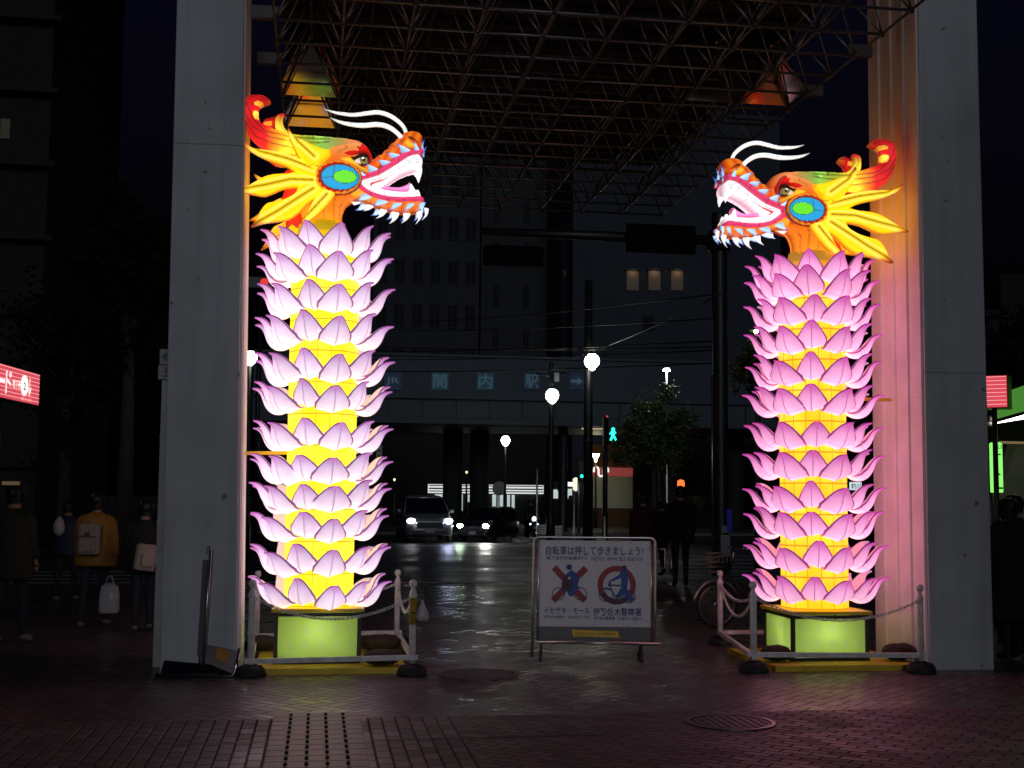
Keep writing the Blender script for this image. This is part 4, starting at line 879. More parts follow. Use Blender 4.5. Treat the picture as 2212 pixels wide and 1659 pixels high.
A = G(685, 1434, 0.055); yfL = A.y; wL = (P(781, 1429, yfL) - P(592, 1429, yfL)).x
rowsL = rowz([487, 538, 609, 681, 760, 826, 908, 984, 1046, 1108, 1184, 1256], 690, yfL + wL / 2 - 0.56)
LX = P(686, 1370, yfL + wL / 2).x
lanL = lantern('dragon_lantern', 'tall glowing lotus column whose dragon head looks right, pale lavender petals on yellow', LX, yfL, wL, P(686, 1314, yfL).z, rowsL, 1, 1.0,
               P(689, 490, yfL + wL / 2).z, P(689, 490, yfL + wL / 2).x - LX, matsL, 0.88, 0.92, 0.0, 0.335, (0.12, 0.0, 1.36, wL + 0.62))
A = G(1795, 1428, 0.055); yfR = A.y; x0, x1 = P(1711, 1428, yfR).x, P(1879, 1428, yfR).x; wR = x1 - x0
ycR = yfR + wR / 2
rowsR = rowz([549, 583, 640, 702, 770, 836, 911, 977, 1048, 1106, 1176, 1247], 1765, ycR - 0.5)
RXc = P(1765, 900, ycR).x
lanR = lantern('dragon_lantern', 'tall glowing lotus column whose dragon head looks left, magenta pink petals on gold', (x0 + x1) / 2, yfR, wR, P(1790, 1320, yfR).z, rowsR, -1, 0.985,
               P(1770, 556, ycR).z, P(1757, 566, ycR).x - (x0 + x1) / 2, matsR, 0.80, 0.90, -R(4), 0.335, (0.05, 0.0, 1.45, wR + 0.62))

# ------------------------------------------------------------------ chain barriers round the lanterns
def chain(b, p0, p1, sag, m=0):
    p0, p1 = Vector(p0), Vector(p1); L = (p1 - p0).length * (1 + 2.6 * (sag / (p1 - p0).length) ** 2); n = max(6, int(L / 0.038))
    pts = [p0.lerp(p1, i / n) - Vector((0, 0, 4 * sag * (i / n) * (1 - i / n))) for i in range(n + 1)]
    for i in range(n):
        a_, c_ = pts[i], pts[i + 1]; ax = (c_ - a_).normalized(); side = ax.cross(Vector((0, 0, 1))).normalized(); up_ = side.cross(ax)
        w_ = (side if i % 2 else up_) * 0.5 + (up_ if i % 2 else -side) * 0.5; w_.normalize()
        mid = (a_ + c_) / 2; hl_ = (c_ - a_).length * 0.66; hw_ = 0.013; nrm = ax.cross(w_)
        path = []
        for k in range(10):
            t_ = 2 * math.pi * k / 10; path.append(mid + ax * (hl_ * math.cos(t_)) + w_ * (hw_ * math.copysign(abs(math.sin(t_)) ** 0.6, math.sin(t_))))
        vs, fs = [], []
        for k in range(10):
            tn = (path[(k + 1) % 10] - path[k - 1]).normalized(); o1 = nrm; o2 = tn.cross(nrm)
            for j in range(4): vs.append(path[k] + (o1 * math.cos(j * math.pi / 2) + o2 * math.sin(j * math.pi / 2)) * 0.0052)
            for j in range(4): fs.append((k * 4 + j, ((k + 1) % 10) * 4 + j, ((k + 1) % 10) * 4 + (j + 1) % 4, k * 4 + (j + 1) % 4))
        b.add(vs, fs, m, True)
def barrier(label, posts, rails, chains, origin):
    t = thing('chain_barrier', label, 'barrier', origin, 0, 'chain barriers round the lanterns'); O = Vector(origin)
    tops = []
    for (gp, h, base) in posts:
        p = gp - O
        q = MB(); q.lathe([(0.0, 0.02), (0.031, 0.02), (0.031, h - 0.11), (0.024, h - 0.10), (0.018, h - 0.085), (0.020, h - 0.07), (0.034, h - 0.055), (0.036, h - 0.03), (0.026, h - 0.005), (0.0, h)], (p.x, p.y, 0), 14)
        q.ring((p.x, p.y, h - 0.14), 0.036, 0.006, 12, 5, M=Matrix.Rotation(R(90), 3, 'X')); q.build('post', M['white'], t)
        if base:
            q = MB(); q.lathe([(0.135, -0.005), (0.14, 0.02), (0.125, 0.065), (0.10, 0.09), (0.055, 0.10), (0.04, 0.11), (0.0, 0.11)], (p.x, p.y, 0), 18); q.build('rubber_base', M['rubber'], t)
        tops.append(p + Vector((0, 0, h - 0.15)))
    for (i, j, z0, z1) in rails:
        a_, c_ = posts[i][0] - O, posts[j][0] - O
        dv = (c_ - a_).normalized(); e_ = 0.05
        q = MB(); q.tube([a_ + Vector((0, 0, z0)) - dv * e_, c_ + Vector((0, 0, z1)) + dv * e_], 0.03, 4, sq=1.0); q.s = [False] * len(q.s); q.build('rail', M['white'], t)
    for (i, j, sag) in chains:
        q = MB(); chain(q, tops[i], tops[j], sag); q.build('chain', M['white'], t)
    return t
def gpost(x, yb, yt):
    g = G(x, yb); return g, P(x, yt, g.y).z
pA, hA = gpost(541, 1461, 1252); pB, hB = gpost(890, 1459, 1252); pC = G(857, 1392); pD = G(553, 1400); hC = P(857, 1230, pC.y).z
barrier('white post and chain barrier round the left lantern, a bag hung on its corner', [(pA, hA, True), (pB, hB, True), (pC, hC, True), (pD, hC, True)], [(0, 1, 0.13, 0.16), (1, 2, 0.16, 0.13), (2, 3, 0.13, 0.13), (3, 0, 0.13, 0.13)], [(0, 1, 0.20), (3, 2, 0.16), (1, 2, 0.22)], (pA.x, pA.y, 0))
pE, hE = gpost(1628, 1452, 1255); pF, hF = gpost(1990, 1453, 1262); pG = G(1556, 1392); hG = P(1556, 1232, pG.y).z
barrier('white post and chain barrier round the right lantern, with a bare far corner', [(pE, hE, True), (pF, hF, True), (pG, hG, True)], [(0, 1, 0.16, 0.16), (0, 2, 0.14, 0.13)], [(0, 1, 0.20), (2, 0, 0.10), (2, 0, 0.26)], (pE.x, pE.y, 0))
b = MB(); p = pG; b.tube([p + Vector((-0.02, 0.02, .13)), p + Vector((0.75, 0.03, .13))], 0.03, 4); b.s = [False] * len(b.s); o = b.build('rail', M['white'], bpy.data.objects['chain_barrier.001']); o.location = -pE
# bag hung from the left barrier's corner, and the striped strap on that post
g = pB + Vector((0.085, -0.01, hB - 0.30))
b = MB(); b.loft([[(r_ * math.cos(a_) * 1.0, r_ * 0.55 * math.sin(a_), z_) for a_ in [2 * math.pi * k / 14 for k in range(14)]] for r_, z_ in ((0.01, 0.12), (0.015, 0.09), (0.035, 0.04), (0.055, 0.0), (0.062, -0.04), (0.045, -0.065), (0.015, -0.072))], smooth=True)
tag(b.build('plastic_bag', M['bag'], loc=g), 'small knotted white plastic bag hanging from the corner post of the left barrier', 'bag')
b = MB(); b.lathe([(0.035, 0), (0.036, 0.24)], n=12); b.lathe([(0.0355, 0.10), (0.037, 0.11)], n=12, m=1)
tag(b.build('tape_wrap', [mat('dull_yellow_tape', (0.42, 0.27, 0.02), 0.5, var=0.2), M['black']], loc=pB + Vector((0, 0, hB - 0.40))), 'dull yellow tape wrapped round the corner post of the left barrier', 'tape')

def sack(x, y, z, lx, ly, lz, label, rz=0.0):
    q = MB(); rings = []; rr = random.Random(int(x * 7 + y * 3))
    n = 16
    for i in range(9):
        u = -1 + 2 * i / 8; s_ = max(0.05, (1 - abs(u) ** 3)) ** 0.5
        rings.append([(u * lx / 2, math.cos(2 * math.pi * k / n) * ly / 2 * s_ * (1 + 0.06 * rr.uniform(-1, 1)), lz / 2 + math.sin(2 * math.pi * k / n) * lz / 2 * s_ * (1 + 0.08 * rr.uniform(-1, 1))) for k in range(n)])
    q.loft(rings, smooth=True)
    o_ = q.build('sandbag', M['sack'], loc=(x, y, z)); o_.rotation_euler = (0, 0, rz); tag(o_, label, 'sandbag', 'sandbags weighing down the lantern boards')
def sx(x, y, z=0.06): p = G(x, y, z); return p.x, p.y, z
sack(*sx(568, 1405), 0.30, 0.26, 0.15, 'brown sandbag on the yellow board between the left pillar and green pedestal')
sack(*sx(822, 1405), 0.42, 0.28, 0.16, 'dark brown sandbag right of the left green pedestal, the rear of two')
sack(*sx(825, 1436, 0.06), 0.36, 0.26, 0.14, 'dark sandbag at the front right corner of the left yellow board')
sack(*sx(1676, 1427), 0.30, 0.26, 0.15, 'dark sandbag in front of the corner of the right green pedestal')
sack(*sx(1942, 1425), 0.34, 0.26, 0.16, 'dark sandbag right of the right green pedestal by the barrier post')

# straps tying the columns to the pillars
def strap(a_, c_, label):
    q = MB(); d_ = (c_ - a_).normalized(); n_ = Vector((0, 0, 1))
    s_ = d_.cross(n_).normalized() * 0.004
    q.hexa([a_ - n_ * .017 - s_, c_ - n_ * .017 - s_, c_ - n_ * .017 + s_, a_ - n_ * .017 + s_], [a_ + n_ * .017 - s_, c_ + n_ * .017 - s_, c_ + n_ * .017 + s_, a_ + n_ * .017 + s_]); tag(q.build('strap', M['tape']), label, 'strap')
yy = yfL + 0.45
strap(P(524, 979, yy - 0.1), P(622, 978, yy), 'yellow strap tying the left lantern column to the pale pillar')
yy = yfR + 0.35
strap(P(1838, 861, yy), P(1925, 864, yy), 'yellow strap tying the right lantern column to the fluted pillar')
q = MB(); q.tube([P(1925, 864, yy), P(1960, 862, yy - .2), P(1996, 858, YR - 0.02)], 0.004, 5); tag(q.build('cord', M['plasticw']), 'thin pale cord from the yellow strap round the right pillar', 'cord')

# ------------------------------------------------------------------ lettering
_t = {}
def text_mesh(body):
    if body in _t: return _t[body]
    c = bpy.data.curves.new('t', 'FONT'); c.body = body; c.size = 1; c.extrude = 0.0; c.offset = 0.012; c.resolution_u = 3
    o_ = bpy.data.objects.new('t', c); C.objects.link(o_); dg = bpy.context.evaluated_depsgraph_get()
    me = bpy.data.meshes.new_from_object(o_.evaluated_get(dg)); v = [tuple(q_.co) for q_ in me.vertices]; f = [tuple(p_.vertices) for p_ in me.polygons]
    bpy.data.objects.remove(o_); bpy.data.curves.remove(c); bpy.data.meshes.remove(me); _t[body] = (v, f); return v, f
def letters(name, body, x0, x1, z0, z1, y, m, parent):
    """text fitted into a box on a face that looks towards -Y"""
    v, f = text_mesh(body)
    if not v: return None
    xs = [p_[0] for p_ in v]; ys = [p_[1] for p_ in v]; ax, bx, ay, by = min(xs), max(xs), min(ys), max(ys)
    q = MB(); q.add([(x0 + (p_[0] - ax) / (bx - ax) * (x1 - x0), y, z0 + (p_[1] - ay) / (by - ay) * (z1 - z0)) for p_ in v], f)
    return q.build(name, m, parent)

# ------------------------------------------------------------------ the no riding sign
sk_ = 0.000905
g = G(1285, 1426); sg = thing('street_sign', 'framed white sign with Japanese writing and blue cyclist pictograms on the paving', 'sign', (g.x, g.y, 0), -YAW)
def sq(zx, zy): return ((zx - 890) * sk_, (1527 - zy) * sk_)
def rect(q, x0, y0, x1, y1, ya, yb, m=0): (a_, z1_), (b_, z0_) = sq(x0, y0), sq(x1, y1); q.box(((a_ + b_) / 2, (ya + yb) / 2, (z0_ + z1_) / 2), (b_ - a_, abs(yb - ya), z1_ - z0_), 0, m)
def s3(zx, zy, y): a_, z_ = sq(zx, zy); return (a_, y, z_)
q = MB(); rect(q, 255, 225, 1505, 1165, 0.0, 0.012); pnl = q.build('sign_panel', M['signwhite'], sg)
q = MB(); rect(q, 240, 1168, 1520, 1318, 0.004, 0.014); lw_ = q.build('lower_panel', M['signgrey'], sg)
q = MB()
r_ = 0.014; arc = [s3(215 + 60 - 60 * math.cos(a_), 190 + 60 - 60 * math.sin(a_), 0.0) for a_ in [R(k * 15) for k in range(7)]]
arc2 = [s3(1550 - 60 + 60 * math.sin(a_), 190 + 60 - 60 * math.cos(a_), 0.0) for a_ in [R(k * 15) for k in range(7)]]
q.tube([s3(200, 1500, 0.0)] + [s3(205, 900, 0.0)] + arc + arc2 + [s3(1548, 900, 0.0), s3(1545, 1330, 0.0)], r_, 10)
q.tube([s3(262, 1320, 0), s3(266, 225, 0)], 0.009, 8); q.tube([s3(1508, 225, 0), s3(1512, 1320, 0)], 0.009, 8); q.build('tube_frame', M['steel'], sg)
q = MB(); q.tube([s3(240, 1325, -0.09), s3(1600, 1335, -0.09)], 0.016, 10); q.tube([s3(300, 1328, -0.09), s3(300, 1328, 0.02)], 0.010, 8); q.tube([s3(1400, 1330, -0.09), s3(1400, 1330, 0.02)], 0.010, 8); q.build('front_bar', M['steel'], sg)
q = MB(); q.tube([s3(1552, 310, 0), s3(1660, 310, 0), s3(1660, 520, 0), s3(1552, 520, 0)], 0.006, 6); q.build('side_bracket', M['steel'], sg)
for xx in (300, 1400):
    q = MB(); q.tube([s3(xx, 1328, 0.0), s3(xx - 10, 1527, -0.16)], 0.014, 8); q.tube([s3(xx, 1328, 0.0), s3(xx, 1527, 0.30)], 0.014, 8); q.tube([s3(xx - 10, 1518, -0.16), s3(xx, 1518, 0.30)], 0.012, 8); q.build('leg', M['darksteel'], sg)
q = MB()
for xx, zz in ((490, 240), (885, 245), (1285, 245), (270, 680), (1478, 705), (262, 1080), (1465, 1105), (470, 1140), (860, 1145), (1250, 1150), (1485, 300)): p_ = s3(xx, zz, -0.003); q.ball(p_, 0.005, 8)
q.build('screw', M['black'], pnl)
def lt(body, x0, x1, y0, y1, m=M['navy'], par=None, nm='lettering', y=-0.0025): (a_, z1_), (b_, z0_) = sq(x0, y0), sq(x1, y1); return letters(nm, body, a_, b_, z0_, z1_, y, m, par or pnl)
lt('自転車は押して歩きましょう!', 345, 1420, 285, 388); lt('请下自行车推着步行!', 350, 800, 398, 438); lt('자전거는 내려서 밀고 걸읍시다!', 842, 1415, 400, 448)
lt('イセザキ・モール', 328, 832, 955, 1030); lt('伊勢佐木警察署', 868, 1400, 958, 1045)
lt('伊势佐木购物街', 330, 555, 1045, 1078); lt('이세자키 모르', 595, 832, 1045, 1082); lt('伊势佐木警察署', 872, 1105, 1052, 1090); lt('이세자키 경찰서', 1145, 1398, 1055, 1095)
q = MB(); pl = [sq(632, 1200), sq(1140, 1213), sq(1162, 1280), sq(655, 1272)]; q.prism(pl, 0.0, 0.003); yl = q.build('label_plate', M['ylabel'], sg)
lt('防犯カメラ作動中', 675, 1115, 1225, 1262, M['olivetext'], yl, y=-0.002)
def poly(q, pts, y, m=0): q.add([s3(a_, c_, y) for a_, c_ in pts], [tuple(range(len(pts)))], m)
def bar(q, a_, c_, w_, y, m=0):
    a_, c_ = np.array(a_, float), np.array(c_, float); d_ = (c_ - a_) / np.hypot(*(c_ - a_)); n_ = np.array([-d_[1], d_[0]]) * w_ / 2; poly(q, [a_ + n_, c_ + n_, c_ - n_, a_ - n_], y, m)
def disc(q, c_, r0, r1, y, m=0, n=36, a0=0, a1=360):
    for k in range(n):
        t0, t1 = R(a0 + (a1 - a0) * k / n), R(a0 + (a1 - a0) * (k + 1) / n)
        poly(q, [(c_[0] + r0 * math.cos(t0), c_[1] + r0 * math.sin(t0)), (c_[0] + r1 * math.cos(t0), c_[1] + r1 * math.sin(t0)), (c_[0] + r1 * math.cos(t1), c_[1] + r1 * math.sin(t1)), (c_[0] + r0 * math.cos(t1), c_[1] + r0 * math.sin(t1))], y, m)
mm = [M['red'], M['blue'], M['navy'], M['plum']]
q = MB()
bar(q, (435, 520), (780, 885), 70, -0.0021); bar(q, (790, 525), (425, 885), 70, -0.0024)
disc(q, (485, 810), 62, 72, -0.0028, 2); disc(q, (730, 810), 62, 72, -0.0028, 2)
poly(q, [(625, 545), (690, 590), (715, 640), (700, 720), (720, 745), (660, 790), (650, 835), (605, 835), (580, 780), (520, 770), (525, 690), (535, 625), (575, 590)], -0.0031, 1)
poly(q, [(540, 620), (600, 610), (640, 690), (620, 780), (590, 770), (525, 760), (522, 690)], -0.0034, 3)
poly(q, [(590, 625), (612, 618), (620, 650), (598, 655)], -0.0037, 4); disc(q, (603, 518), 0, 32, -0.0031, 2, 20)
q.build('no_riding_pictogram', mm + [M['signwhite']], pnl)
q = MB(); disc(q, (1128, 710), 150, 212, -0.0021, 0, 48)
disc(q, (1010, 815), 70, 80, -0.0025, 2, 30); disc(q, (1265, 835), 60, 72, -0.0025, 2, 30); disc(q, (1128, 710), 150, 212, -0.0027, 3, 20, 40, 150)
disc(q, (1210, 520), 0, 30, -0.0031, 2, 20)
poly(q, [(1185, 545), (1240, 545), (1255, 640), (1245, 740), (1170, 850), (1115, 860), (1120, 830), (1180, 730), (1175, 630), (1075, 672), (1060, 655), (1150, 600)], -0.0031, 1)
bar(q, (1060, 660), (1040, 720), 22, -0.0029, 2); bar(q, (1050, 710), (1180, 715), 16, -0.0029, 2); bar(q, (1050, 715), (1110, 840), 14, -0.0029, 2); bar(q, (1110, 840), (1190, 770), 14, -0.0029, 2); bar(q, (1200, 740), (1300, 880), 60, -0.0029, 1); bar(q, (985, 745), (1050, 765), 14, -0.0029, 2)
q.build('walk_your_bicycle_pictogram', mm, pnl)

# sign stand seen edge-on before the left pillar
g = G(420, 1464); es = thing('sign_stand', 'tubular sign stand seen edge-on before the left pillar, a tilted plate at its foot', 'sign stand', (g.x, g.y, 0), R(-4))
u_ = 1 / ppm(g)
def e3(x, y, dy=0.0): return ((x - 420) * u_, dy, (1464 - y) * u_ + 0.01)
q = MB(); q.tube([e3(437, 1440, 0), e3(446, 1192, 0.02)], 0.016, 10); q.tube([e3(426, 1440, 0.10), e3(434, 1192, 0.12)], 0.016, 10); q.tube([e3(446, 1192, 0.02), e3(441, 1187, 0.05), e3(434, 1192, 0.12)], 0.014, 8); q.build('tube_frame', M['steel'], es)
q = MB(); q.hexa([e3(423, 1420, .03), e3(433, 1420, .03), e3(433, 1420, .75), e3(423, 1420, .75)], [e3(429, 1215, .03), e3(439, 1215, .03), e3(439, 1215, .75), e3(429, 1215, .75)]); q.build('sign_panel', mat('back_of_panel', (0.10, 0.07, 0.06), 0.5, var=0.2), es)
q = MB(); q.tube([e3(337, 1462, 0), e3(500, 1462, 0), e3(507, 1452, 0), e3(513, 1405, 0.03)], 0.017, 10); q.tube([e3(337, 1462, 0), e3(345, 1452, 0.3), e3(350, 1440, 0.5)], 0.012, 8); q.build('foot_rail', M['chrome'], es)
q = MB(); q.hexa([e3(345, 1462, .02), e3(497, 1462, .02), e3(497, 1462, .34), e3(345, 1462, .34)], [e3(352, 1432, .05), e3(497, 1450, .03), e3(497, 1436, .34), e3(352, 1420, .34)]); q.build('weight_box', mat('dark_navy_box', (0.008, 0.009, 0.014), 0.8, spec=0.1), es)
q = MB(); q.hexa([e3(436, 1431, .0), e3(502, 1459, .0), e3(502, 1459, .012), e3(436, 1431, .012)], [e3(437, 1396, .10), e3(508, 1413, .10), e3(508, 1413, .112), e3(437, 1396, .112)]); pl_ = q.build('tilted_plate', mat('dull_plate', (0.26, 0.21, 0.22), .4, var=.15), es)
q = MB(); q.hexa([e3(462, 1427, .018), e3(486, 1436, .03), e3(486, 1436, .034), e3(462, 1427, .022)], [e3(464, 1404, .072), e3(490, 1412, .082), e3(490, 1412, .086), e3(464, 1404, .076)]); q.build('orange_sticker', mat('faded_orange', (0.55, 0.22, 0.04), 0.5), pl_)

# square post with an arrow sign behind the left pillar
g = G(338, 1440); t = thing('sign_post', 'grey square post with an arrow sign at the outer edge of the left pillar', 'sign post', (g.x, g.y, 0)); u_ = 1 / ppm(g)
zt = P(350, 822, g.y).z
q = MB(); q.box((0, 0, zt / 2), (0.065, 0.065, zt)); q.box((0.0, 0, zt * 0.5), (0.072, 0.072, 0.03)); q.box((0.0, 0, zt * 0.8), (0.072, 0.072, 0.03)); q.build('post', mat('grey_post_paint', (0.42, 0.39, 0.36), 0.5, var=0.15), t)
z0, z1, z2, z3 = (P(350, y, g.y).z for y in (820, 790, 788, 755)); dk = mat('grey_sign_face', (0.36, 0.33, 0.34), 0.5)
q = MB(); q.box((0.03, -0.02, (z2 + z3) / 2), (0.18, 0.03, z3 - z2)); pa = q.build('arrow_plate', dk, t); q = MB()
zc = (z2 + z3) / 2; q.prism([(-0.045, zc), (0.0, zc + .045), (0.018, zc + .03), (-0.005, zc + .01), (0.09, zc + .01), (0.09, zc - .01), (-0.005, zc - .01), (0.018, zc - .03), (0.0, zc - .045)], -0.038, -0.036); q.build('arrow', M['black'], pa)
q = MB(); q.box((0.03, -0.02, (z0 + z1) / 2), (0.20, 0.03, z1 - z0)); pb_ = q.build('notice_plate', dk, t); q = MB(); q.box((0.045, -0.037, (z0 + z1) / 2 + .02), (0.11, 0.003, 0.06)); q.box((0.045, -0.037, (z0 + z1) / 2 - .035), (0.13, 0.003, 0.02)); q.build('printed_block', mat('grey_print', (0.14, 0.13, 0.14), 0.6), pb_)

# ------------------------------------------------------------------ people
def person(label, gp, h, rz, top, legs, shoes, stride=0.0, armL=(0.0, 0.0), armR=(0.0, 0.0), coat=None, hairlen=0.0, hood=False, lean=0.0, seat=False, group=None):
    """one continuous skinned body; local front is -Y; clothing and hair are children"""
    k = h / 1.72
    V, E, Rd = [], [], []
    def v(p, r, r2=None): V.append((p[0] * k, p[1] * k, p[2] * k)); Rd.append((r * k, (r2 or r) * k)); return len(V) - 1
    def e(a_, b_): E.append((a_, b_)); return b_
    ly = lambda z: -lean * (z - 0.95)
    pel = v((0, 0, 0.95), 0.145, 0.105); s1 = e(pel, v((0, ly(1.12), 1.12), 0.135, 0.10)); ch = e(s1, v((0, ly(1.32), 1.31), 0.16, 0.11)); nk = e(ch, v((0, ly(1.46) - .005, 1.47), 0.055)); hb = e(nk, v((0, ly(1.53) - 0.015, 1.54), 0.072, 0.085)); hm = e(hb, v((0, ly(1.62) - 0.02, 1.62), 0.082, 0.10)); ht = e(hm, v((0, ly(1.69) - .01, 1.69), 0.062, 0.07))
    hands = []
    for sx_, (fw, out) in ((-1, armL), (1, armR)):
        sh = e(ch, v((sx_ * 0.17, ly(1.4), 1.40), 0.068)); 
        ex, ey, ez = sx_ * (0.215 + out * .5), ly(1.3) - fw * 0.10, 1.14 + fw * 0.02
        el = e(sh, v((ex, ey, ez), 0.047)); wx, wy, wz = ex + sx_ * out * .3, ey - 0.04 - fw * 0.24, ez - 0.24 + fw * 0.12
        wr = e(el, v((wx, wy, wz), 0.031)); e(wr, v((wx, wy - 0.015 - fw * .05, wz - 0.075 + fw * .04), 0.036, 0.02)); hands.append((wx, wy - 0.015 - fw * .05, wz - 0.075 + fw * .04, sx_))
    for sx_, st in ((-1, stride), (1, -stride)):
        hp = e(pel, v((sx_ * 0.085, 0, 0.88), 0.098)); 
        if seat: kn = e(hp, v((sx_ * 0.13, -0.40, 0.80), 0.07)); an = e(kn, v((sx_ * 0.14, -0.34, 0.40), 0.045)); e(an, v((sx_ * 0.15, -0.50, 0.34), 0.04))
        else: kn = e(hp, v((sx_ * 0.095, -st * 0.16 - 0.01, 0.49), 0.062)); an = e(kn, v((sx_ * 0.10, -st * 0.24 + 0.03, 0.085), 0.042)); e(an, v((sx_ * 0.115, -st * 0.24 - 0.13, 0.042), 0.040, 0.038))
    me = bpy.data.meshes.new('p'); me.from_pydata(V, E, []); o_ = bpy.data.objects.new('p', me); C.objects.link(o_)
    sm = o_.modifiers.new('s', 'SKIN'); sm.use_smooth_shade = True
    for i, sv in enumerate(me.skin_vertices[0].data): sv.radius = Rd[i]; sv.use_root = (i == 0)
    ss = o_.modifiers.new('u', 'SUBSURF'); ss.levels = ss.render_levels = 2
    dg = bpy.context.evaluated_depsgraph_get(); ev = bpy.data.meshes.new_from_object(o_.evaluated_get(dg)); bpy.data.objects.remove(o_)
    b_ = MB(); b_.v = [tuple(q_.co) for q_ in ev.vertices]
    for p_ in ev.polygons:
        c_ = p_.center; z_ = c_.z / k; x_ = abs(c_.x) / k
        mi = 0
        if z_ > 1.47 or (x_ > 0.2 and z_ < 0.93 and z_ > 0.7 and not seat and (z_ < min(hh[2] for hh in hands) + 0.08)): mi = 2
        elif z_ < 0.10 or (seat and z_ < 0.42): mi = 3
        elif z_ < 0.95 and x_ < 0.2: mi = 1
        b_.f.append(tuple(p_.vertices)); b_.m.append(mi); b_.s.append(True)
    bpy.data.meshes.remove(ev)
    for (x_, y_, z_, sx_) in hands:                            # five curled fingers rooted in each palm
        for fi, (dy, ln) in enumerate(((-0.026, .062), (-0.009, .07), (0.008, .066), (0.023, .052))):
            p0 = Vector((x_, y_ + dy, z_ - 0.02)) * k
            b_.tube([p0, p0 + Vector((-sx_ * .004, -0.004, -ln * .55)) * k, p0 + Vector((-sx_ * .02, -0.012, -ln * .95)) * k], [.0088 * k, .008 * k, .0062 * k], 6, 2)
        p0 = Vector((x_, y_ - 0.028, z_ + 0.015)) * k; b_.tube([p0, p0 + Vector((-sx_ * .008, -.024, -.018)) * k, p0 + Vector((-sx_ * .012, -.034, -.045)) * k], [.0105 * k, .0095 * k, .007 * k], 6, 2)
    hz_, hy_ = 1.62 * k, (ly(1.62) - 0.02) * k
    b_.ball((0, hy_ - 0.098 * k, hz_ - .012 * k), 0.017 * k, 8, 2, (0.8, 1.0, 1.4))
    for sx_ in (-1, 1): b_.ball((sx_ * 0.08 * k, hy_ + .01 * k, hz_ - .005 * k), 0.02 * k, 8, 2, (0.45, 0.8, 1.4)); b_.ball((sx_ * 0.032 * k, hy_ - 0.083 * k, hz_ + .012 * k), 0.010 * k, 6, 4)
    b_.ball((0, hy_ - .086 * k, hz_ - .05 * k), .018 * k, 6, 5, (1.3, .5, .35))
    body = b_.build('person', [top, legs, M['skin'], shoes, M['hair'], M['redjk']], loc=gp); body.rotation_euler = (0, 0, rz); tag(body, label, 'person', group)
    hr = MB(); n = 14
    def cap(zs_, fr):
        return [[((0.094 * r_) * k * math.cos(a_), hy_ + (0.012 + (0.112 * r_) * math.sin(a_)) * k, hz_ + z_ * k) for a_ in [2 * math.pi * q_ / n for q_ in range(n)]] for r_, z_ in zs_]
    hr.loft(cap([(0.96, -0.02), (1.05, 0.03), (0.98, 0.075), (0.72, 0.105), (0.3, 0.122), (0.02, 0.125)], 0), smooth=True)
    # back of the hair, down to the nape or longer
    hr.loft([[((0.110 - 0.024 * t_) * k * math.cos(a_), hy_ + (0.022 + (0.104 - .024 * t_) * math.sin(a_)) * k, hz_ + (0.05 - (0.13 + hairlen) * t_) * k) for a_ in [R(-20) + R(220) * q_ / 11 for q_ in range(12)]] for t_ in (0, .35, .7, 1)], smooth=True, closed=False, caps=False)
    hr.build('hair', M['hair'], body)
    if coat:
        cm, z0, wd = coat; q = MB(); rings = []; rr = random.Random(int(h * 100)); ns = 20
        for z_, rx_, ry_ in ((z0, wd * 1.02, wd * .74), (z0 + .04, wd * 1.04, wd * .76), (1.02, wd * 1.0, wd * .74), (1.18, wd * 1.0, wd * .74), (1.32, wd * 1.0, wd * .70), (1.41, wd * .80, wd * .58), (1.455, wd * .5, wd * .42), (1.49, .078, .078)):
            rings.append([(rx_ * k * math.cos(a_) * (1 + .03 * math.sin(3 * a_ + z_ * 7)), (ly(z_) if z_ > .95 else 0) * k + ry_ * k * math.sin(a_) * (1 + .035 * math.sin(5 * a_ + z_ * 11)), z_ * k) for a_ in [2 * math.pi * q_ / ns for q_ in range(ns)]])
        q.loft(rings, smooth=True)
        for sx_, (fw, out) in ((-1, armL), (1, armR)):
            ex, ey, ez = sx_ * (0.215 + out * .5), ly(1.3) - fw * 0.10, 1.14 + fw * .02; wx, wy, wz = ex + sx_ * out * .3, ey - 0.04 - fw * .24, ez - .24 + fw * .12
            q.tube([Vector((sx_ * .15, ly(1.4), 1.405)) * k, Vector((sx_ * .19, ly(1.35), 1.34)) * k, Vector((ex, ey, ez)) * k, Vector(((ex + wx * 2) / 3, (ey + wy * 2) / 3, (ez + wz * 2) / 3)) * k, Vector((wx, wy, wz + .02)) * k], [.075 * k, .085 * k, .068 * k, .06 * k, .05 * k], 10)
        if hood: q.ball((0, (ly(1.5) + .09) * k, 1.46 * k), .10 * k, 10, 0, (1.1, .7, .7))
        q.build('coat', cm, body)
    return body

back = math.pi
def feet(x, y): g_ = G(x, y); return g_
yj = feet(200, 1357); hyj = (P(200, 1068, yj.y).z)
person('person in a mustard jacket and dark jeans walking away with a white carrier bag', yj, hyj, back - 0.15, M['mustard'], M['jeans'], M['shoe'], 0.75, (0.1, 0.02), (0.15, 0.03), coat=(M['mustard'], 0.80, 0.255), hairlen=0.02)
bp = MB(); bp.rbox((0, 0, 0), (0.27, 0.12, 0.36), 0.05, 0); bp.rbox((0, -0.075, -0.07), (0.20, 0.05, 0.15), 0.02, 0); bp.tube([(-.05, 0, .17), (-.03, 0, .21), (.03, 0, .21), (.05, 0, .17)], .008, 6)
bp.box((0, -.09, .06), (.06, .012, .035), m=1); bp.box((0, -.078, .03), (.22, .01, .01), m=1)
o = bp.build('backpack', [M['cream'], mat('backpack_patch', (0.06, 0.05, 0.045), 0.6)]); pz = W(195, 1168, 1).z
bpos = P(193, 1164, yj.y - 0.27); o.location = bpos; o.rotation_euler = (0, 0, -0.15); tag(o, 'small cream backpack on the back of the person in mustard', 'backpack')
cb_ = MB(); n = 16
